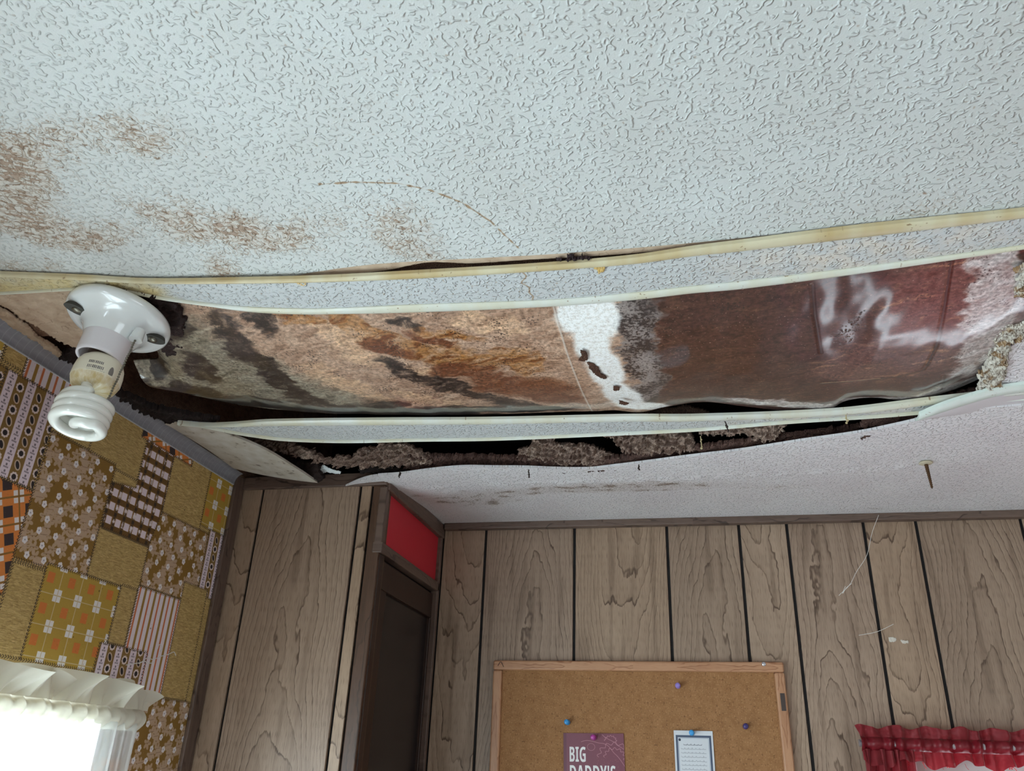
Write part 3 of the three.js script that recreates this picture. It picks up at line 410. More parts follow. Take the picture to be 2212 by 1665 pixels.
const sheetMat = phys(0xffffff, 0.4, { map: sheetColor, bumpMap: sheetBump, bumpScale: 0.004, clearcoat: 1, clearcoatRoughness: 0.12 });
const sheetY = (x, t) => 2.136 - 0.026 * Math.sin(Math.PI * clamp(0.1 + 0.75 * t)) - 0.004 * sstep(0.1, 0.35, x) * Math.sin(Math.PI * t) + 0.012 * sstep(0.3, 0.39, x) + 0.008 * sstep(-0.5, -0.68, x) + 0.004 * fbm(x * 14, t * 3, 3);
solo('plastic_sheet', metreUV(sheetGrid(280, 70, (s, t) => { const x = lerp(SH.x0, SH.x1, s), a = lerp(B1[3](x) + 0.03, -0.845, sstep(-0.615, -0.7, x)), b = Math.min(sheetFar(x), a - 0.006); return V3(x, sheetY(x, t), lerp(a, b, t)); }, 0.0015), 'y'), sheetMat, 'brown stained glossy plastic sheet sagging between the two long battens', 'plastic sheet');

{
  const drop = new THREE.SphereGeometry(1, 10, 6), gs = [];
  for (let i = 0; i < 90; i++) { const t = rnd(), px = lerp(1800, 1868, t) + (rnd() - 0.5) * 26, py = lerp(742, 684, t) + (rnd() - 0.5) * 44 * (1 - 0.5 * t), p = atY(px, py, 2.1125), r = 0.0005 + 0.0008 * rnd() ** 2; gs.push(drop.clone().scale(r * 1.3, r, r).translate(p.x, 0, p.z)); const k = gs[i].attributes.position, b0 = B1[3](p.x) + 0.03, tt = (b0 - p.z) / (b0 - Math.min(sheetFar(p.x), b0 - 0.006)), y = sheetY(p.x, tt) - 0.0002; for (let j = 0; j < k.count; j++) k.setY(j, k.getY(j) + y); }
  const d = solo('water_droplets', mergeGeometries(gs), phys(0xffffff, 0.04, { transmission: 1, thickness: 0.001, ior: 1.33 }), 'cluster of tiny clear water droplets hanging under the plastic sheet', 'water'); d.userData.kind = 'stuff';
}

// ------------------------------------------------------------------ broken panels and rotten board
{
  const yN = (x) => 2.112 - 0.003 * Math.sin(x * 6), near = lineFn([[700, 1060], [745, 1044], [800, 1028.5], [866, 1024], [936, 1016], [1001, 1011.5], [1060, 1012.6], [1135, 1013.5], [1200, 1016], [1270, 1016], [1330, 1009], [1388, 1001], [1490, 986], [1600, 971], [1731, 949], [1857, 930], [1930, 915], [1983, 903], [2010, 895], [2100, 880], [2300, 870]], 2.112);
  const seam = (z, x) => -0.004 * sstep(0.006, 0, Math.abs(z + 1.352 - 0.02 * x));
  const P = thing('ceiling_panel', 'pale sagging ceiling panel over the back wall, torn along its front edge', 'ceiling panel', [0, 0, 0]);
  const main = sheetGrid(300, 44, (s, t) => { const x = lerp(-0.54, XR, s), z0 = near(x) + 0.0012 * fbm(x * 150, 1, 3), z = lerp(z0, ZB, t); return V3(x, lerp(yN(x), 2.131, sstep(0, 0.9, t)) + seam(z, x), z); }, 0.004);
  const tip = sheetGrid(40, 6, (s, t) => { const x = lerp(atY(745, 1044, 2.11).x, -0.541, s), z0 = near(x); return V3(x, yN(x) - 0.004 * (1 - s) ** 2 + 0.002 * t, lerp(z0, Math.max(-1.3125, Math.min(z0 - 0.004, -1.312)), t)); }, 0.003);
  mesh('panel_sheet', metreUV(mergeGeometries([main, tip]), 'y'), backPanelMat, P);
  // rusted screw that works out of the seam
  const sc = thing('rusty_screw', 'rusty screw hanging from the pale back ceiling panel', 'screw', [atY(2000, 1001, 2.115).x, 2.1165, atY(2000, 1001, 2.115).z]);
  const rust = std(rgb(150, 124, 84), 0.8, { metalness: 0.3, map: boardTex }), shank = [];
  for (let i = 0; i <= 26; i++) shank.push(new THREE.Vector2((0.0026 - 0.00005 * i) + (i % 2 ? 0.0007 : 0), -i * 0.0016)); shank.push(new THREE.Vector2(0, -0.044));
  mesh('shank', new THREE.LatheGeometry(shank, 14).rotateZ(0.05), rust, sc); mesh('washer', new THREE.LatheGeometry([[0, 0.001], [0.009, 0.001], [0.0105, -0.001], [0.009, -0.002], [0.002, -0.003]].map(([a, b]) => new THREE.Vector2(a, b)), 20), std(rgb(196, 186, 160), 0.6), sc);
}
{
  const A = [[357, 915, 2.127], [448, 971, 2.127], [505, 1012, 2.126]], Bq = [[360, 911, 2.127], [401, 913, 2.124], [467.6, 929, 2.12], [566, 968, 2.113], [640, 1012, 2.108], [687, 1043, 2.105]];
  const cv = (l) => new THREE.CatmullRomCurve3(l.map(([a, b, y]) => atY(a, b, y))); const a = cv(A), b = cv(Bq);
  const flapTex = dataTex(512, 512, (u, v, c) => { c[0] = 208; c[1] = 204; c[2] = 196; const n = fbm(u * 40, v * 40, 4); mixc(c, [182, 172, 156], clamp(0.5 + 1.5 * n)); mixc(c, [96, 84, 72], 0.7 * sstep(0.22, 0.4, n + 0.4 * noise(u * 160, v * 160))); return c; }, { size: [0.3, 0.3] });
  solo('ceiling_panel', metreUV(sheetGrid(40, 16, (s, t) => { const p = a.getPoint(s).lerp(b.getPoint(s), t); p.y -= 0.003 * Math.sin(Math.PI * t); return p; }, 0.004), 'y'), std(0xffffff, 0.55, { map: flapTex }), 'triangular flap of white ceiling panel hanging between grey cove and closet', 'ceiling panel');
}
const front = V3(0, -0.55, 0.835).normalize();
const O = (z, y = 2.125) => V3(0, y, z), flat = V3(0, -0.93, 0.37).normalize();
const rot = (label, px, o, opt, mat = rotMat, n = front) => solo('rotten_board', roughSlab(px, o, n, opt), mat, label, 'board fragment', 'rotten fibreboard in the gap under the narrow batten');
rot('dark ragged fibreboard shelf just right of the hanging white flap', [[520, 935], [560, 945], [594, 946], [621, 952], [635, 965], [668, 970], [696, 983], [714, 995], [686, 998], [628, 985], [582, 968], [545, 955]], O(-1.22), { cell: 0.0016, amp: 0.010, layers: 4, freq: 85, rag: 0.006 }, rotMat);
rot('thick crumbling fibreboard hump above the curled panel tip', [[690, 1000], [732, 984], [763, 986], [763, 977], [790, 968], [815, 968], [820, 955], [836, 959], [874, 955], [899, 966], [931, 986], [936, 1003], [894, 1004], [824, 1010], [763, 1010], [718, 1010]], O(-1.262), { cell: 0.0016, amp: 0.014, layers: 5, freq: 85, rag: 0.006 });
rot('long flat layer of brown fibreboard along the torn panel edge', [[880, 990], [931, 986], [1000, 986], [1100, 988], [1180, 994], [1280, 1003], [1300, 1014], [1240, 1020], [1135, 1018], [1060, 1018], [936, 1022], [870, 1026], [880, 1004]], O(-1.285, 2.124), { cell: 0.0016, amp: 0.007, layers: 3, freq: 90, rag: 0.005 }, rotDark, flat);
rot('brown flaking fibreboard mound with a pale streak, mid gap', [[1111, 988], [1122, 970], [1147, 961], [1147, 947], [1172, 945], [1192, 947], [1203, 956], [1233, 956], [1282, 963], [1300, 970], [1316, 979], [1344, 984], [1339, 992], [1294, 998], [1282, 1006], [1226, 1004], [1181, 996], [1150, 994]], O(-1.275), { cell: 0.0016, amp: 0.015, layers: 5, freq: 80, rag: 0.006 });
rot('pinkish brown fibreboard lump hanging right below the narrow batten', [[1296, 936], [1382, 931], [1463, 929], [1497, 934], [1503, 975], [1452, 979], [1384, 982], [1346, 977], [1323, 952]], O(-1.23), { cell: 0.0016, amp: 0.015, layers: 4, freq: 80, rag: 0.006 });
rot('low dark fibreboard ledge beneath the pinkish brown lump', [[1270, 1000], [1320, 990], [1420, 978], [1510, 968], [1510, 984], [1400, 1004], [1330, 1016], [1270, 1020]], O(-1.272, 2.124), { amp: 0.004, layers: 3 }, rotDark, flat);
rot('grey brown fibreboard tongue hanging from the batten right of the lump', [[1503, 930], [1623, 916], [1699, 911], [1693, 930], [1680, 947], [1650, 957], [1628, 946], [1617, 937], [1568, 942], [1514, 940]], O(-1.2), { cell: 0.0016, amp: 0.010, layers: 3, freq: 90, rag: 0.006 });
rot('long thin strip of brown fibre lying on the right of the torn edge', [[1495, 980], [1501, 967], [1623, 952], [1731, 938], [1856, 921], [1860, 932], [1813, 940], [1731, 950], [1650, 962], [1560, 976]], O(-1.225, 2.124), { amp: 0.004, layers: 2 }, rotDark, flat);
rot('dark forked splinter of board by the end of the bent batten', [[1861, 900], [1983, 886], [1984, 903], [1905, 924], [1866, 950], [1861, 947], [1872, 936], [1899, 924], [1861, 923]], O(-1.165, 2.118), { amp: 0.003, layers: 2 }, rotDark);
rot('black crumbly edge of board beside the tip of the white flap', [[560, 968], [628, 990], [688, 1003], [690, 1018], [697, 1032], [688, 1042], [640, 1010], [590, 984]], O(-1.262, 2.112), { amp: 0.004 }, std(rgb(70, 56, 54), 0.95, { map: boardTex }));
rot('black frass heap on the curled panel edge above the closet', [[768, 1014], [800, 1008], [850, 1010], [880, 1014], [886, 1021], [840, 1024], [780, 1021]], O(-1.29, 2.114), { amp: 0.005, rag: 0.005, freq: 150 }, std(rgb(56, 48, 48), 0.95, { map: boardTex }));
rot('splintered dark board above the narrow batten under the sheet edge', [[1350, 900], [1400, 886], [1440, 880], [1500, 878], [1535, 893], [1500, 902], [1370, 903]], O(-1.13, 2.13), { amp: 0.004, layers: 3 }, std(rgb(150, 136, 124), 0.95, { map: boardTex }));
rot('dark shredded board between plastic sheet and bent batten', [[1985, 872], [2060, 860], [2115, 850], [2110, 836], [2060, 850], [2000, 860]], O(-1.1, 2.126), { amp: 0.004, layers: 3 }, rotDark);
rot('dark torn board rim behind the round lamp base', [[168, 640], [200, 628], [260, 626], [330, 640], [380, 660], [399, 690], [394, 730], [385, 755], [392, 764], [360, 768], [330, 740], [250, 690], [180, 660]], O(-0.75, 2.117), { amp: 0.004, rag: 0.005 }, std(rgb(86, 70, 74), 0.95, { map: boardTex }), V3(0, -1, 0));
rot('black crumbs of board hanging over the grey cove left of the narrow batten', [[128, 770], [160, 750], [200, 760], [230, 800], [262, 850], [330, 880], [420, 900], [480, 908], [430, 920], [360, 914], [300, 890], [240, 850], [160, 790]], O(-0.95, 2.126), { amp: 0.006, rag: 0.007 }, std(rgb(62, 50, 52), 0.95, { map: boardTex }), V3(0, -1, 0));
const flake = (label, px, o, mat = tanMat, opt = {}) => solo('peeling_flake', roughSlab(px, o, V3(0, -1, 0), { amp: 0.002, thick: 0.003, rag: 0.003, freq: 40, ...opt }), mat, label, 'panel fragment');
flake('large tan cracked panel remnant left of the lamp base', [[-60, 636], [0, 636], [160, 626], [240, 640], [200, 720], [180, 752], [160, 750], [140, 745], [112, 728], [80, 706], [48, 690], [20, 668], [-60, 640]], O(-0.7, 2.126));
flake('narrow tan panel strip between the black crack and the grey cove', [[-60, 640], [10, 672], [60, 706], [84, 730], [112, 745], [136, 768], [130, 778], [90, 752], [20, 704], [-60, 650]], O(-0.8, 2.127));
flake('cream torn board edge crumbling beside the right end of the sheet', [[2165, 709], [2212, 698], [2240, 720], [2181, 739], [2172, 782], [2170, 816], [2149, 842], [2112, 846], [2116, 812], [2138, 771], [2147, 737]], O(-0.95, 2.113), paleMat, { amp: 0.008, rag: 0.007, freq: 120, thick: 0.004 });
flake('small brown and cream board scrap at the right edge of the sheet', [[2200, 575], [2225, 570], [2240, 640], [2212, 645], [2192, 640], [2204, 610]], O(-0.8, 2.115), paleMat, { amp: 0.005, rag: 0.006, freq: 120 });
{
  const zs = [-0.70, -0.763, -0.816, -0.897, -0.938, -1.039, -1.1], xs = [0.36, 0.362, 0.37, 0.385, 0.368, 0.378, 0.385];
  const edge = (z) => { let q = 0; while (q < 5 && z < zs[q + 1]) q++; return lerp(xs[q], xs[q + 1], clamp((z - zs[q]) / (zs[q + 1] - zs[q]))) + 0.006 * fbm(z * 90, 4, 4); };
  solo('ceiling_panel', metreUV(sheetGrid(160, 60, (s, t) => { const z = lerp(-0.715, -1.092, t), x = lerp(edge(z), XR, s ** 1.5); return V3(x, 2.1165 + 0.0006 * fbm(x * 12, z * 12, 2), z); }, 0.004), 'y'), backPanelMat, 'stippled ceiling panel remnant right of the plastic sheet', 'ceiling panel');
}
{
  const w = solo('vinyl_scrap', roughSlab([[688, 1005], [700, 1005], [716, 1013], [737, 1019], [734, 1024], [706, 1020], [686, 1024]], O(-1.28, 2.113), V3(0, -0.7, 0.714).normalize(), { cell: 0.001, amp: 0.001, thick: 0.0008, rag: 0.001 }), std(rgb(216, 222, 222), 0.5), 'small torn scrap of white vinyl dangling above the closet front', 'vinyl scrap');
  solo('mould_tuft', roughSlab([[1210, 562], [1230, 556], [1268, 556], [1272, 566], [1240, 575], [1216, 573]], O(-0.7, 2.121), V3(0, -1, 0), { cell: 0.0012, amp: 0.006, thick: 0.002, rag: 0.008, freq: 300 }), std(rgb(46, 32, 34), 1), 'black fuzzy tuft on the top rail of the wide batten', 'mould');
}
for (const [px, label] of [[[[1253, 757], [1266, 760], [1271, 775], [1263, 781], [1250, 778], [1256, 770]], 'largest brown flake at the top of the white plastic band'], [[[1268, 783], [1284, 787], [1294, 797], [1298, 808], [1310, 815], [1303, 819], [1286, 810], [1274, 796]], 'long curled brown flake in the middle of the white plastic band'], [[[1325, 834], [1339, 838], [1336, 844], [1326, 842]], 'small brown flake low on the white plastic band'], [[[1337, 866], [1349, 868], [1359, 872], [1350, 875], [1338, 872]], 'brown flake near the bottom of the white plastic band']]) {
  const c = atY(px[0][0], px[0][1], 2.1085); solo('bark_flake', roughSlab(px, c, V3(0, -1, 0), { cell: 0.0007, amp: 0.0012, thick: 0.0012, rag: 0.0015, freq: 200 }), std(rgb(140, 108, 88), 0.95, { map: boardTex }), label, 'debris');
}
const crumbMat = [std(rgb(52, 40, 36), 1), std(rgb(188, 172, 132), 0.9)];
for (const [px, py, len, k, y, label, tilt] of [[1142, 1014, 18, 0, 2.108, 'dark crumb dangling from the middle of the torn panel edge', 0.1], [1380, 1003, 12, 0, 2.106, 'dark crumb dangling where the torn edge turns upward', 0], [1566, 910, 20, 0, 2.108, 'brown splinter stuck to the face of the narrow batten', 0.25], [1513, 942, 26, 1, 2.112, 'pale dangling fibre in the gap left of the grey tongue', 0.05], [1827, 896, 16, 1, 2.112, 'pale crumb hanging under the narrow batten near its right end', 0], [864, 1018, 16, 0, 2.11, 'thin dark thread over the corner of the closet crown', 0]]) {
  const p = atY(px, py, y), L = len / 1350, pts = []; for (let i = 0; i <= 7; i++) pts.push(V3(p.x + tilt * L * i / 7 + 0.0012 * noise(i * 1.3, px), p.y - L * i / 7, p.z + 0.001 * noise(i, py)));
  const bits = [tube(pts, 0.0009, 14, 6)]; for (let i = 0; i < 5; i++) { const s = new THREE.IcosahedronGeometry(0.0011 + 0.0012 * rnd(), 0); const q = pts[Math.floor(2 + rnd() * 5.9)]; s.translate(q.x + 0.0012 * (rnd() - 0.5), q.y, q.z); bits.push(s); }
  const gs = bits.map((b) => { const q = b.index ? b.toNonIndexed() : b; q.deleteAttribute('uv'); return q; });
  solo('hanging_crumb', mergeGeometries(gs), crumbMat[k], label, 'debris');
}

// grey plastic cove along the wallpaper
{
  const prof = []; for (let i = 0; i <= 8; i++) { const a = i / 8 * Math.PI / 2; prof.push([XL + 0.017 - 0.0165 * Math.sin(a) * 0.9, 2.129 - 0.0155 * (1 - Math.cos(a)) - 0.0005 * i]); }
  const coveTex = dataTex(512, 64, (u, v, c) => { c[0] = 148; c[1] = 148; c[2] = 154; mixc(c, [122, 122, 130], clamp(0.5 + fbm(u * 30, v * 200, 3))); const f = u / 0.0115, d = Math.abs(f - Math.round(f)); mixc(c, [176, 176, 182], 0.5 * sstep(0.06, 0.02, d)); return c; }, { size: [0.4, 0.05] });
  const g = sheetGrid(160, 8, (s, t) => { const z = lerp(-1.284, 0.3, s), [x, y] = prof[Math.round(t * 8)]; return V3(x + 0.0006 * noise(z * 60, 3), y, z); }, 0.0015, V3(0.7, -0.714, 0));
  struct('trim_3', metreUV(g, 'x'), phys(0xffffff, 0.35, { map: coveTex }), 'grey plastic cove strip between wallpaper and ceiling');
  mesh('bead', metreUV(boxG(XL, XL + 0.002, 2.1085, 2.1125, -1.284, 0.3), 'x'), std(rgb(186, 188, 194), 0.4), scene.getObjectByName('trim_3'));
}

// ------------------------------------------------------------------ closet in the corner
{
  const ZC = -1.316, XS = -0.54, c = thing('closet', 'narrow built-in corner closet with wood-grain front and red panel on its side', 'closet', [0, 0, 0]);
  mesh('carcass', boxG(XL + 0.001, XS - 0.012, 0, 2.118, ZB - 0.003, ZC - 0.006), grooveMat, c);
  const gx = [XL + 0.001, -0.785, -0.589, -0.5655];
  for (let i = 0; i < 3; i++) mesh('front_plank', metreUV(boxG(gx[i] + 0.0025, gx[i + 1] - 0.0025, 0, 2.113, ZC - 0.006, ZC, 0.001), 'z', [0.1 + 0.2 * i - (gx[i] + gx[i + 1]) / 2, -1.58 + 0.1 * i]), plankMats[i], c);
  mesh('crown_strip', swapUV(metreUV(boxG(XL + 0.007, XS + 0.004, 2.108, 2.132, ZC - 0.004, ZC + 0.008, 0.002), 'z')), trimMat, c);
  mesh('corner_post', metreUV(boxG(-0.563, XS, 0, 2.108, ZC - 0.03, ZC + 0.003, 0.002), 'z'), std(rgb(212, 190, 168), 0.45, { map: trimWood }), c);
  mesh('crown_strip', swapUV(metreUV(boxG(XS - 0.01, XS + 0.008, 2.1, 2.13, ZB + 0.001, ZC, 0.003), 'x')), trimMat, c);
  mesh('corner_strip', metreUV(boxG(XS - 0.01, XS + 0.006, 0, 2.105, ZB + 0.001, ZB + 0.014, 0.002), 'x'), trimMat, c);
  const post = metreUV(boxG(XS - 0.01, XS + 0.004, 2.0, 2.105, ZC - 0.012, ZC + 0.004, 0.002), 'x'); mesh('corner_strip', post, trimMat, c);
  tag(mesh('side_panel', metreUV(boxG(XS - 0.01, XS - 0.002, 2.0, 2.103, ZB + 0.012, ZC - 0.01), 'x'), std(rgb(196, 34, 52), 0.5), c), 'bright red panel above the closet door');
  mesh('door_rail', swapUV(metreUV(boxG(XS - 0.012, XS + 0.006, 1.985, 2.004, ZB + 0.003, ZC + 0.004, 0.002), 'x')), trimMat, c);
  mesh('door_jamb', metreUV(boxG(XS - 0.012, XS + 0.002, 0, 1.985, ZC - 0.022, ZC - 0.004, 0.002), 'x'), std(rgb(150, 132, 120), 0.5, { map: trimWood }), c);
  const dm = std(rgb(132, 108, 98), 0.4, { map: trimWood }), d = mesh('door', mergeGeometries([[1.93, 1.98, ZB + 0.005, ZC - 0.024], [0.05, 0.12, ZB + 0.005, ZC - 0.024]].map(([a, b, p, q]) => metreUV(boxG(XS - 0.014, XS - 0.004, a, b, p, q, 0.002), 'x')).concat([[ZB + 0.005, ZB + 0.02], [ZC - 0.066, ZC - 0.024]].map(([p, q]) => metreUV(boxG(XS - 0.014, XS - 0.004, 0.12, 1.93, p, q, 0.002), 'x')))), dm, c);
  tag(mesh('door_panel', boxG(XS - 0.014, XS - 0.0105, 0.12, 1.93, ZB + 0.02, ZC - 0.066), phys(rgb(34, 26, 26), 0.25), d), 'dark glossy door panel');
}

// ------------------------------------------------------------------ porcelain lamp holder with its spiral bulb
const porcelain = phys(rgb(226, 230, 230), 0.22, { clearcoat: 1, clearcoatRoughness: 0.08 });
const L2 = (l) => l.map(([a, b]) => new THREE.Vector2(a, b));
const lampAt = [-0.634, 2.105, -0.69], lampTilt = [-0.16, 0.2, -0.06], bulbTilt = [-0.13, 0.2, 0.01];
{
  const g = thing('lamp_holder', 'white porcelain lamp holder with pull chain hanging from the broken ceiling', 'lamp holder', lampAt); g.rotation.set(...lampTilt);
  mesh('base', new THREE.LatheGeometry(L2([[0, 0.004], [0.054, 0.004], [0.0572, 0.002], [0.058, -0.002], [0.0572, -0.0065], [0.054, -0.0095], [0.047, -0.0115], [0.041, -0.0135], [0.0355, -0.0175], [0.0318, -0.0235], [0.029, -0.030], [0.0272, -0.034]]), 64), porcelain, g);
  mesh('socket', new THREE.LatheGeometry(L2([[0.0274, -0.032], [0.0262, -0.038], [0.0252, -0.056], [0.0247, -0.0595], [0.0228, -0.0605], [0.021, -0.058], [0.02, -0.04], [0, -0.04]]), 48), phys(rgb(222, 218, 222), 0.3, { clearcoat: 0.6, clearcoatRoughness: 0.15 }), g);
  const metal = std(rgb(120, 116, 104), 0.35, { metalness: 0.8 }), pit = std(rgb(58, 56, 50), 0.7);
  for (const a of [2.4, -0.3]) { const s = mesh('screw_recess', new THREE.CylinderGeometry(0.009, 0.0105, 0.005, 20).scale(1.35, 1, 0.8).rotateY(-a).translate(0.0432 * Math.cos(a), -0.0138, 0.0432 * Math.sin(a)), pit, g); mesh('screw_head', new THREE.SphereGeometry(0.005, 16, 8).scale(1, 0.45, 1).translate(0.0432 * Math.cos(a), -0.0165, 0.0432 * Math.sin(a)), metal, s); }
  const ch = mesh('chain_spout', new THREE.CylinderGeometry(0.006, 0.0075, 0.014, 16).translate(0.036, -0.027, 0.008), porcelain, g);
  const bead = new THREE.SphereGeometry(0.0014, 8, 6), list = []; for (let i = 0; i < 26; i++) list.push(bead.clone().translate(0.036 + 0.0001 * i, -0.035 - i * 0.0031, 0.008 + 0.0004 * Math.sin(i)));
  mesh('pull_chain', mergeGeometries(list), metal, g);
}
{
  const g = thing('spiral_bulb', 'unlit white spiral bulb with yellowed base in the porcelain holder', 'light bulb', lampAt); g.rotation.set(...bulbTilt); g.scale.set(0.88, 0.86, 0.88); g.position.y -= 0.006;
  const printTex = canvasTex(1024, 256, (x, w, h) => { x.fillStyle = '#e3dcc8'; x.fillRect(0, 0, w, h); for (let i = 0; i < 900; i++) { x.fillStyle = 'rgba(188,150,86,0.10)'; x.beginPath(); x.arc(rnd() * w, h * rnd() * 0.42, 4 + rnd() * 16, 0, 7); x.fill(); } x.fillStyle = '#77716c'; for (const o of [0, 0.5]) { for (let r = 0; r < 3; r++) for (let i = 0; i < 11 - r; i++) x.fillRect(w * (o + 0.01) + i * 11, 128 + r * 15, 5 + rnd() * 4, 9); x.beginPath(); x.arc(w * (o + 0.165), 146, 17, 0, 7); x.fill(); } }, [1, 1], [0, 0], THREE.RepeatWrapping);
  mesh('ballast', new THREE.LatheGeometry(L2([[0.017, -0.058], [0.0215, -0.0635], [0.0252, -0.067], [0.0282, -0.0735], [0.0294, -0.082], [0.0297, -0.0935], [0.029, -0.0945], [0.0285, -0.097], [0.0262, -0.1035], [0.0225, -0.107], [0.013, -0.109], [0, -0.109]]), 56), phys(0xffffff, 0.4, { map: printTex }), g);
  mesh('screw_shell', new THREE.CylinderGeometry(0.0205, 0.0205, 0.018, 32).translate(0, -0.0545, 0), std(rgb(84, 66, 54), 0.5, { metalness: 0.6 }), g);
  const pts = [], R = 0.0275, turns = 4, top = -0.1225, bot = -0.162, ph = 1.1;
  pts.push(V3(0.012 * Math.cos(ph + 0.5), -0.106, 0.012 * Math.sin(ph + 0.5)), V3(0.016 * Math.cos(ph + 0.3), -0.114, 0.016 * Math.sin(ph + 0.3)));
  for (let i = 0; i <= turns * 16; i++) { const a = ph + i / 16 * Math.PI * 2 * 0.97, t = i / (turns * 16), r = R * (0.82 + 0.18 * sstep(0, 0.12, t)); pts.push(V3(r * Math.cos(a), lerp(top, bot, t), r * Math.sin(a))); }
  { const a = ph + turns * Math.PI * 2 * 0.97; for (let i = 1; i <= 6; i++) pts.push(V3(R * (1 - i / 6 * 0.75) * Math.cos(a + i * 0.2), bot - 0.002 + 0.0006 * i, R * (1 - i / 6 * 0.75) * Math.sin(a + i * 0.2))); }
  mesh('spiral_tube', tube(pts, 0.0067, 420, 14), phys(rgb(234, 236, 230), 0.22, { clearcoat: 0.8, clearcoatRoughness: 0.1 }), g);
}

// ------------------------------------------------------------------ cork board with its papers and pins
const ZK = ZB;
{
  const g = thing('cork_board', 'cork notice board in a light wood frame on the back wall', 'notice board', [-0.127, 1.62, ZK]); g.rotation.z = 0.007;
  const w = 0.555, h = 0.46, f = 0.0185, pine = woodTex(256, 512, [0.05, 0.4], [186, 138, 104], [150, 100, 70], [202, 156, 120], 21, 0.2), pineMat = phys(0xffffff, 0.38, { map: pine });
  const cork = dataTex(512, 512, (u, v, c) => { const n = fbm(u * 60, v * 60, 4), s = noise(u * 420, v * 420); c[0] = 164; c[1] = 119; c[2] = 78; mixc(c, [144, 101, 62], clamp(0.5 + n * 1.2)); mixc(c, [196, 152, 104], 0.5 * sstep(0.15, 0.45, s)); mixc(c, [110, 76, 46], 0.7 * sstep(0.3, 0.5, noise(u * 300 + 4, v * 260))); return c; }, { size: [0.25, 0.25] });
  mesh('cork_sheet', metreUV(boxG(-w / 2 + f, w / 2 - f, -h / 2 + f, h / 2 - f, 0.001, 0.009), 'z'), std(0xffffff, 0.9, { map: cork }), g);
  for (const [a, b, p, q, s] of [[-w / 2, w / 2, h / 2 - f, h / 2, 1], [-w / 2, w / 2, -h / 2, -h / 2 + f, 1], [-w / 2, -w / 2 + f, -h / 2 + f, h / 2 - f, 0], [w / 2 - f, w / 2, -h / 2 + f, h / 2 - f, 0]]) { const r = metreUV(boxG(a, b, p, q, 0, 0.016, 0.004), 'z'); mesh('frame_rail', s ? swapUV(r) : r, pineMat, g); }
  mesh('sticker', boxG(w / 2 - 0.012, w / 2 - 0.004, h / 2 - 0.085, h / 2 - 0.055, 0.0158, 0.0166), std(rgb(70, 58, 54), 0.5), g);
  const pen = [[-w / 2 + 0.010, h / 2 - 0.011], [-w / 2 + 0.0145, h / 2 - 0.004], [-w / 2 + 0.0165, h / 2 - 0.0035], [-w / 2 + 0.022, h / 2 - 0.013]].map(([a, b]) => V3(a, b, 0.0162));
  mesh('pen_mark', tube(pen, 0.0006, 24, 5), std(rgb(70, 50, 44), 0.8), g);
  const nail = thing('frame_screw', 'small silver screw head in the top right corner of the cork board frame', 'screw', [atZ(1650, 1434, ZK + 0.017).x, atZ(1650, 1434, ZK + 0.017).y, ZK + 0.0155]);
  mesh('head', new THREE.SphereGeometry(0.0042, 16, 10).scale(1, 1, 0.6), std(rgb(210, 210, 214), 0.25, { metalness: 0.9 }), nail);
}
const paperZ = ZK + 0.0098;
const fly = canvasTex(512, 768, (x, w, h) => {
  x.fillStyle = '#7a4250'; x.fillRect(0, 0, w, h); x.fillStyle = '#6a3848'; x.fillRect(0, 0, 26, h);
  x.strokeStyle = 'rgba(196,140,150,0.75)'; x.lineWidth = 4;
  for (const [a, b, r] of [[430, 190, 70], [430, 190, 110], [400, 60, 40]]) { x.beginPath(); for (let i = 0; i <= 40; i++) { const t = Math.PI + i / 40 * Math.PI * 1.1, rr = r * (1 + 0.12 * Math.sin(i * 1.1)); x.lineTo(a + rr * 1.2 * Math.cos(t), b + rr * Math.sin(t)); } x.stroke(); }
  x.beginPath(); x.moveTo(330, 10); x.bezierCurveTo(380, 60, 420, 50, 450, 90); x.bezierCurveTo(480, 110, 500, 115, 512, 130); x.stroke();
  x.beginPath(); x.moveTo(150, 70); x.bezierCurveTo(220, 40, 270, 80, 330, 80); x.bezierCurveTo(390, 90, 400, 130, 430, 160); x.bezierCurveTo(470, 190, 490, 230, 512, 260); x.stroke();
  x.lineWidth = 3; x.beginPath(); x.ellipse(235, 110, 32, 28, 0, 0, 7); x.stroke();
  for (let i = 0; i < 40; i++) { x.fillStyle = 'rgba(200,130,120,0.6)'; x.fillRect(280 + rnd() * 180, 180 + rnd() * 120, 3, 3); }
  x.fillStyle = '#e6e2e0'; const word = (t, y, wd, hh) => { x.save(); x.font = 'bold 160px sans-serif'; const m = x.measureText(t).width; x.translate(44, y); x.scale(wd / m, hh / 118); x.fillText(t, 0, 0); x.restore(); };
  word('BIG', 228, 150, 122); word("DADDY'S", 374, 394, 122);
}, [1, 1]);
const noteTex = canvasTex(384, 640, (x, w, h) => {
  x.fillStyle = '#d8dade'; x.fillRect(0, 0, w, h); x.strokeStyle = '#4c586e'; x.lineWidth = 20; x.strokeRect(28, 52, w - 56, h - 90); x.strokeStyle = '#9aa4b4'; x.lineWidth = 5; x.strokeRect(44, 68, w - 88, h - 122);
  x.strokeStyle = '#50545e'; x.lineWidth = 4; for (let r = 0; r < 13; r++) { const y = 130 + r * 36, a = r ? 66 : 92; x.globalAlpha = r ? 0.4 : 0.8; x.beginPath(); for (let i = 0; i < (r ? 62 : 46); i++) x.lineTo(a + i * 4, y + 7 * noise(i * 0.9, r * 3.1) + (i % 9 ? 0 : -9)); x.stroke(); } x.globalAlpha = 1; x.fillStyle = '#30384a'; x.beginPath(); x.arc(56, 84, 12, 0, 7); x.fill();
}, [1, 1]);
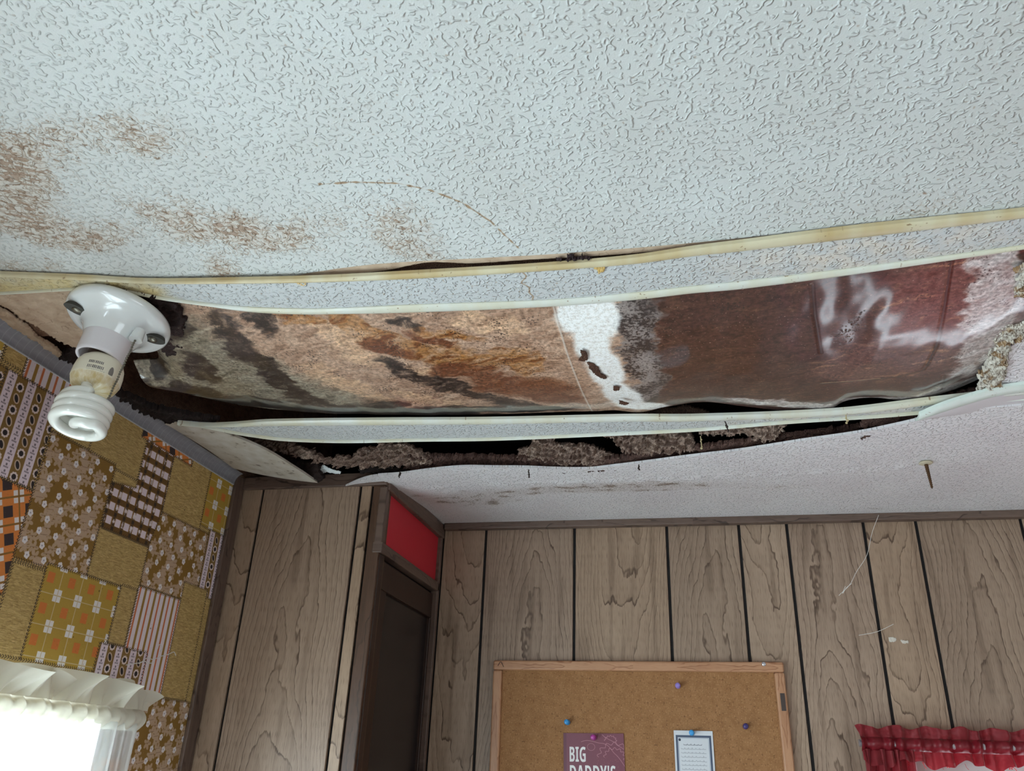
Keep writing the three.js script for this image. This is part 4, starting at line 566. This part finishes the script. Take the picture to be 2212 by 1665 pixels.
function sheetOn(name, label, cat, pa, pb, hgt, map) {
  const a = atZ(...pa, paperZ + 0.001), b = atZ(...pb, paperZ + 0.001), wd = Math.hypot(b.x - a.x, b.y - a.y), g = sheetGrid(10, 12, (s, t) => V3(s * wd, -t * hgt, 0.001 + 0.003 * t * t + 0.0015 * Math.sin(s * 3) * t), 0.0004, V3(0, 0, 1));
  const uv = new Float32Array(g.attributes.position.count * 2); for (let i = 0; i < uv.length / 2; i++) { uv[2 * i] = g.attributes.position.getX(i) / wd; uv[2 * i + 1] = 1 + g.attributes.position.getY(i) / hgt; } g.setAttribute('uv', new THREE.BufferAttribute(uv, 2));
  const m = solo(name, g, phys(0xffffff, 0.4, { map }), label, cat); m.position.set(a.x, a.y, paperZ); m.rotation.z = Math.atan2(b.y - a.y, b.x - a.x);
}
sheetOn('flyer', 'maroon flyer with bold white capital letters pinned to the cork board', 'flyer', [1217, 1583], [1347, 1584], 0.165, fly);
sheetOn('note_card', 'white printed note card with dark blue border pinned to the cork board', 'note', [1455, 1577], [1539, 1579], 0.12, noteTex);
for (const [px, py, col, label] of [[1464, 1480, [150, 128, 206], 'lavender push pin near the top of the cork board'], [1224, 1559, [58, 150, 214], 'blue push pin above the left corner of the maroon flyer'], [1281, 1592, [176, 66, 150], 'magenta push pin holding the maroon flyer'], [1494, 1582, [64, 156, 220], 'blue push pin holding the white note card'], [1611, 1568, [62, 48, 106], 'dark purple push pin right of the white note card']]) {
  const p = atZ(px, py, paperZ + 0.014), g = thing('push_pin', label, 'push pin', [p.x, p.y, paperZ]); const m = phys(rgb(...col), 0.3);
  mesh('grip', new THREE.LatheGeometry(L2([[0, 0], [0.0046, 0], [0.005, 0.0012], [0.0042, 0.0026], [0.0028, 0.004], [0.0026, 0.009], [0.004, 0.0115], [0.0048, 0.013], [0.0046, 0.0155], [0.003, 0.017], [0, 0.0172]]), 24).rotateX(Math.PI / 2).translate(0, 0, 0.0015), m, g);
  mesh('needle', new THREE.CylinderGeometry(0.0005, 0.0005, 0.006, 8).rotateX(Math.PI / 2).translate(0, 0, -0.001), std(rgb(190, 190, 194), 0.3, { metalness: 0.9 }), g);
}

// ------------------------------------------------------------------ curtains
{
  const cloth = phys(rgb(232, 228, 212), 0.95, { transmission: 0.35, thickness: 0, side: THREE.DoubleSide }), sheer = phys(rgb(238, 242, 240), 0.95, { transmission: 0.6, thickness: 0, transparent: true, opacity: 0.72, side: THREE.DoubleSide });
  const c = thing('sheer_curtain', 'white sheer curtain with a ruffled header over the left window', 'curtain', [0, 0, 0]), z0 = -1.128, z1 = -0.08, gather = (z) => 0.006 * Math.sin(z * 210 + 2 * Math.sin(z * 37)) + 0.003 * Math.sin(z * 390);
  mesh('ruffle', sheetGrid(420, 14, (s, t) => { const z = lerp(z0, z1, s), ph = z * 58 + 1.5 * Math.sin(z * 19) + 0.8, e = t ** 1.2, flare = 0.5 + 0.5 * Math.sin(ph); const en = sstep(0, 0.05, s); return V3(XL + 0.036 + gather(z) * (1 - t) + e * en * (0.002 + 0.04 * flare), 1.708 + t * (0.022 + en * (0.014 - 0.006 * flare + 0.003 * Math.sin(z * 31))), z + e * 0.013 * Math.cos(ph) * en); }, 0, V3(1, 0, 0)), cloth, c);
  mesh('ruffle', sheetGrid(420, 12, (s, t) => { const z = lerp(z0 - 0.004, z1, s), ph = z * 55 + 2 + 1.3 * Math.sin(z * 17), e = t ** 1.2; return V3(XL + 0.03 + e * (0.012 + 0.012 * Math.sin(ph)), 1.712 + t * sstep(-0.03, 0.03, s) * (0.027 + 0.006 * Math.sin(ph * 0.9)), z + e * 0.004 * Math.cos(ph)); }, 0, V3(1, 0, 0)), cloth, c);
  mesh('rod_pocket', sheetGrid(420, 8, (s, t) => { const z = lerp(z0 + 0.004, z1, s), a = t * Math.PI; return V3(XL + 0.026 + 0.013 * Math.sin(a) + gather(z) * 0.5, 1.712 - t * 0.032, z); }, 0, V3(1, 0, 0)), cloth, c);
  mesh('drape', sheetGrid(520, 30, (s, t) => { const z = lerp(z0 + 0.006, z1, s), e = 0.35 + 0.65 * t; return V3(XL + 0.033 + 0.011 * e * Math.sin(z * 118 + 1.8 * Math.sin(z * 29)) + 0.004 * Math.sin(z * 260 + t * 2), 1.69 - t * 0.8, z); }, 0, V3(1, 0, 0)), sheer, c);
  const r = thing('curtain_rod', 'thin white rod in the header of the sheer curtain', 'curtain rod', [0, 0, 0]); mesh('rod', new THREE.CylinderGeometry(0.005, 0.005, 1.03, 16).rotateX(Math.PI / 2).translate(XL + 0.028, 1.697, -0.6), frameMat, r); mesh('bracket', boxG(XL, XL + 0.026, 1.692, 1.702, -1.106, -1.098), frameMat, r);
}
{
  const lace = canvasTex(1024, 512, (x, w, h) => { x.fillStyle = '#000'; x.fillRect(0, 0, w, h); x.strokeStyle = '#fff'; x.lineWidth = 1.6;  x.fillStyle = '#fff'; for (let i = 0; i < 16; i++) { const a = rnd() * w, b = rnd() * h, r = 12 + rnd() * 16; for (let k = 0; k < 6; k++) { x.beginPath(); x.ellipse(a + r * Math.cos(k * 1.05), b + r * Math.sin(k * 1.05), r * 0.62, r * 0.34, k * 1.05, 0, 7); x.fill(); } } for (let i = 0; i < 30; i++) { const a = rnd() * w, b = rnd() * h; x.lineWidth = 5; x.beginPath(); x.moveTo(a, b); x.bezierCurveTo(a + 40, b + 30, a + 10, b + 60, a + 60, b + 90); x.stroke(); } }, [0.16, 0.08], [0, 0], THREE.RepeatWrapping, false);
  const red = rgb(150, 24, 36), cloth = phys(red, 0.7, { transmission: 0.4, thickness: 0, side: THREE.DoubleSide }), laceMat = phys(rgb(206, 46, 54), 0.7, { transmission: 0.35, thickness: 0, alphaMap: lace, alphaTest: 0.5, side: THREE.DoubleSide });
  const c = thing('red_curtain', 'red lace valance gathered on a rod over the right window', 'curtain', [0, 0, 0]), x0 = 0.262, x1 = 1.27, ga = (x) => 0.006 * Math.sin(x * 230 + 2 * Math.sin(x * 41)) + 0.003 * Math.sin(x * 410);
  const fl = (x) => 0.5 + 0.5 * Math.sin(x * 95 + 1.7 * Math.sin(x * 23));
  mesh('header', metreUV(sheetGrid(420, 12, (s, t) => { const x = lerp(x0 - 0.006 * t, x1, s); return V3(x, 1.727 + t * (0.017 + 0.003 * Math.sin(x * 120 + 1) + 0.003 * fbm(x * 60, 3, 3)), ZB + 0.036 + ga(x) * 0.8 + Math.sin(t * 2.2) * 0.012 * (fl(x) - 0.3) + 0.007 * fbm(x * 70, t * 1.5, 3)); }, 0, V3(0, 0, 1)), 'z'), cloth, c);
  mesh('rod_pocket', metreUV(sheetGrid(420, 10, (s, t) => { const x = lerp(x0, x1, s), a = t * Math.PI; return V3(x, 1.73 - t * 0.026, ZB + 0.029 + 0.0125 * Math.sin(a) + ga(x) * 0.7 + 0.005 * fbm(x * 90, t * 2, 3)); }, 0, V3(0, 0, 1)), 'z'), phys(rgb(132, 20, 34), 0.45, { transmission: 0.25, thickness: 0, side: THREE.DoubleSide }), c);
  mesh('ruffle', metreUV(sheetGrid(420, 12, (s, t) => { const x = lerp(x0, x1, s); return V3(x, 1.706 - t * (0.02 + 0.006 * Math.sin(x * 70) + 0.003 * Math.sin(x * 190)), ZB + 0.034 + ga(x) + t * 0.012 * fl(x) + 0.006 * fbm(x * 80, t * 2, 3)); }, 0, V3(0, 0, 1)), 'z'), cloth, c);
  mesh('drape', metreUV(sheetGrid(120, 24, (s, t) => { const x = lerp(x0 + 0.004, x0 + 0.084 + 0.012 * t, s); return V3(x, 1.708 - t * 0.75, ZB + 0.03 + 0.008 * Math.sin(x * 260) + 0.003 * Math.sin(x * 520 + t)); }, 0, V3(0, 0, 1)), 'z'), cloth, c);
  mesh('lace_edge', metreUV(sheetGrid(200, 20, (s, t) => { const x = lerp(x0 + 0.07, x1, s); return V3(x, 1.69 - t * 0.12, ZB + 0.03 + 0.006 * Math.sin(x * 140)); }, 0, V3(0, 0, 1)), 'z'), laceMat, c);
  mesh('lower_tier', metreUV(sheetGrid(360, 24, (s, t) => { const x = lerp(0.40, x1, s); return V3(x, 1.585 - t * 0.68 + 0.004 * Math.sin(x * 160), ZB + 0.02 + 0.009 * Math.sin(x * 190 + Math.sin(x * 37)) + 0.003 * Math.sin(x * 400)); }, 0, V3(0, 0, 1)), 'z'), cloth, c);
  const r = thing('curtain_rod', 'grey metal rod showing through the red lace valance', 'curtain rod', [0, 0, 0]); mesh('rod', new THREE.CylinderGeometry(0.006, 0.006, 1.02, 16).rotateZ(Math.PI / 2).translate(0.77, 1.717, ZB + 0.03), std(rgb(190, 190, 196), 0.3, { metalness: 0.7 }), r); mesh('bracket', boxG(0.272, 0.28, 1.71, 1.723, ZB, ZB + 0.03), std(rgb(190, 190, 196), 0.4), r);
}

// ------------------------------------------------------------------ cobwebs
{
  const web = std(rgb(226, 224, 220), 0.9);
  const strands = (label, list, r) => { const gs = list.map((l) => tube(l, r, 40, 5)); solo('cobweb', mergeGeometries(gs), web, label, 'cobweb'); };
  const w = (l) => l.map(([a, b]) => atX(a, b, XL + 0.012)), k = (l) => l.map(([a, b]) => atZ(a, b, ZB + 0.02));
  strands('white dusty cobweb strands on the striped wallpaper patch above the sheer curtain', [w([[272, 1436], [290, 1433], [305, 1430], [318, 1421], [330, 1424], [346, 1418]]), w([[300, 1433], [312, 1428], [320, 1432], [334, 1431]]), w([[340, 1402], [344, 1392], [350, 1398], [346, 1408]]), w([[348, 1417], [366, 1412], [376, 1408], [380, 1416]])], 0.0006);
  strands('thin cobweb thread hanging over the planks above the red valance', [k([[1898, 1112], [1884, 1150], [1872, 1200], [1850, 1235], [1836, 1262], [1812, 1286]]), k([[1840, 1260], [1828, 1270], [1820, 1282], [1826, 1266]]), k([[1855, 1372], [1895, 1364], [1930, 1348]])], 0.00042);
  const lint = std(rgb(214, 206, 194), 0.95); for (const [px, py, label] of [[1928, 1381, 'larger white lint speck on the plank left of the knot'], [1954, 1386, 'smaller white lint speck on the plank left of the knot']]) solo('lint_speck', roughSlab([[px - 9, py - 4], [px + 8, py - 4], [px + 7, py + 3], [px - 6, py + 4]], V3(0, 1.9, ZB + 0.001), V3(0, 0, 1), { cell: 0.0008, amp: 0.001, thick: 0.0006, rag: 0.003, freq: 200 }), lint, label, 'lint');
}
renderer.render(scene, camera);
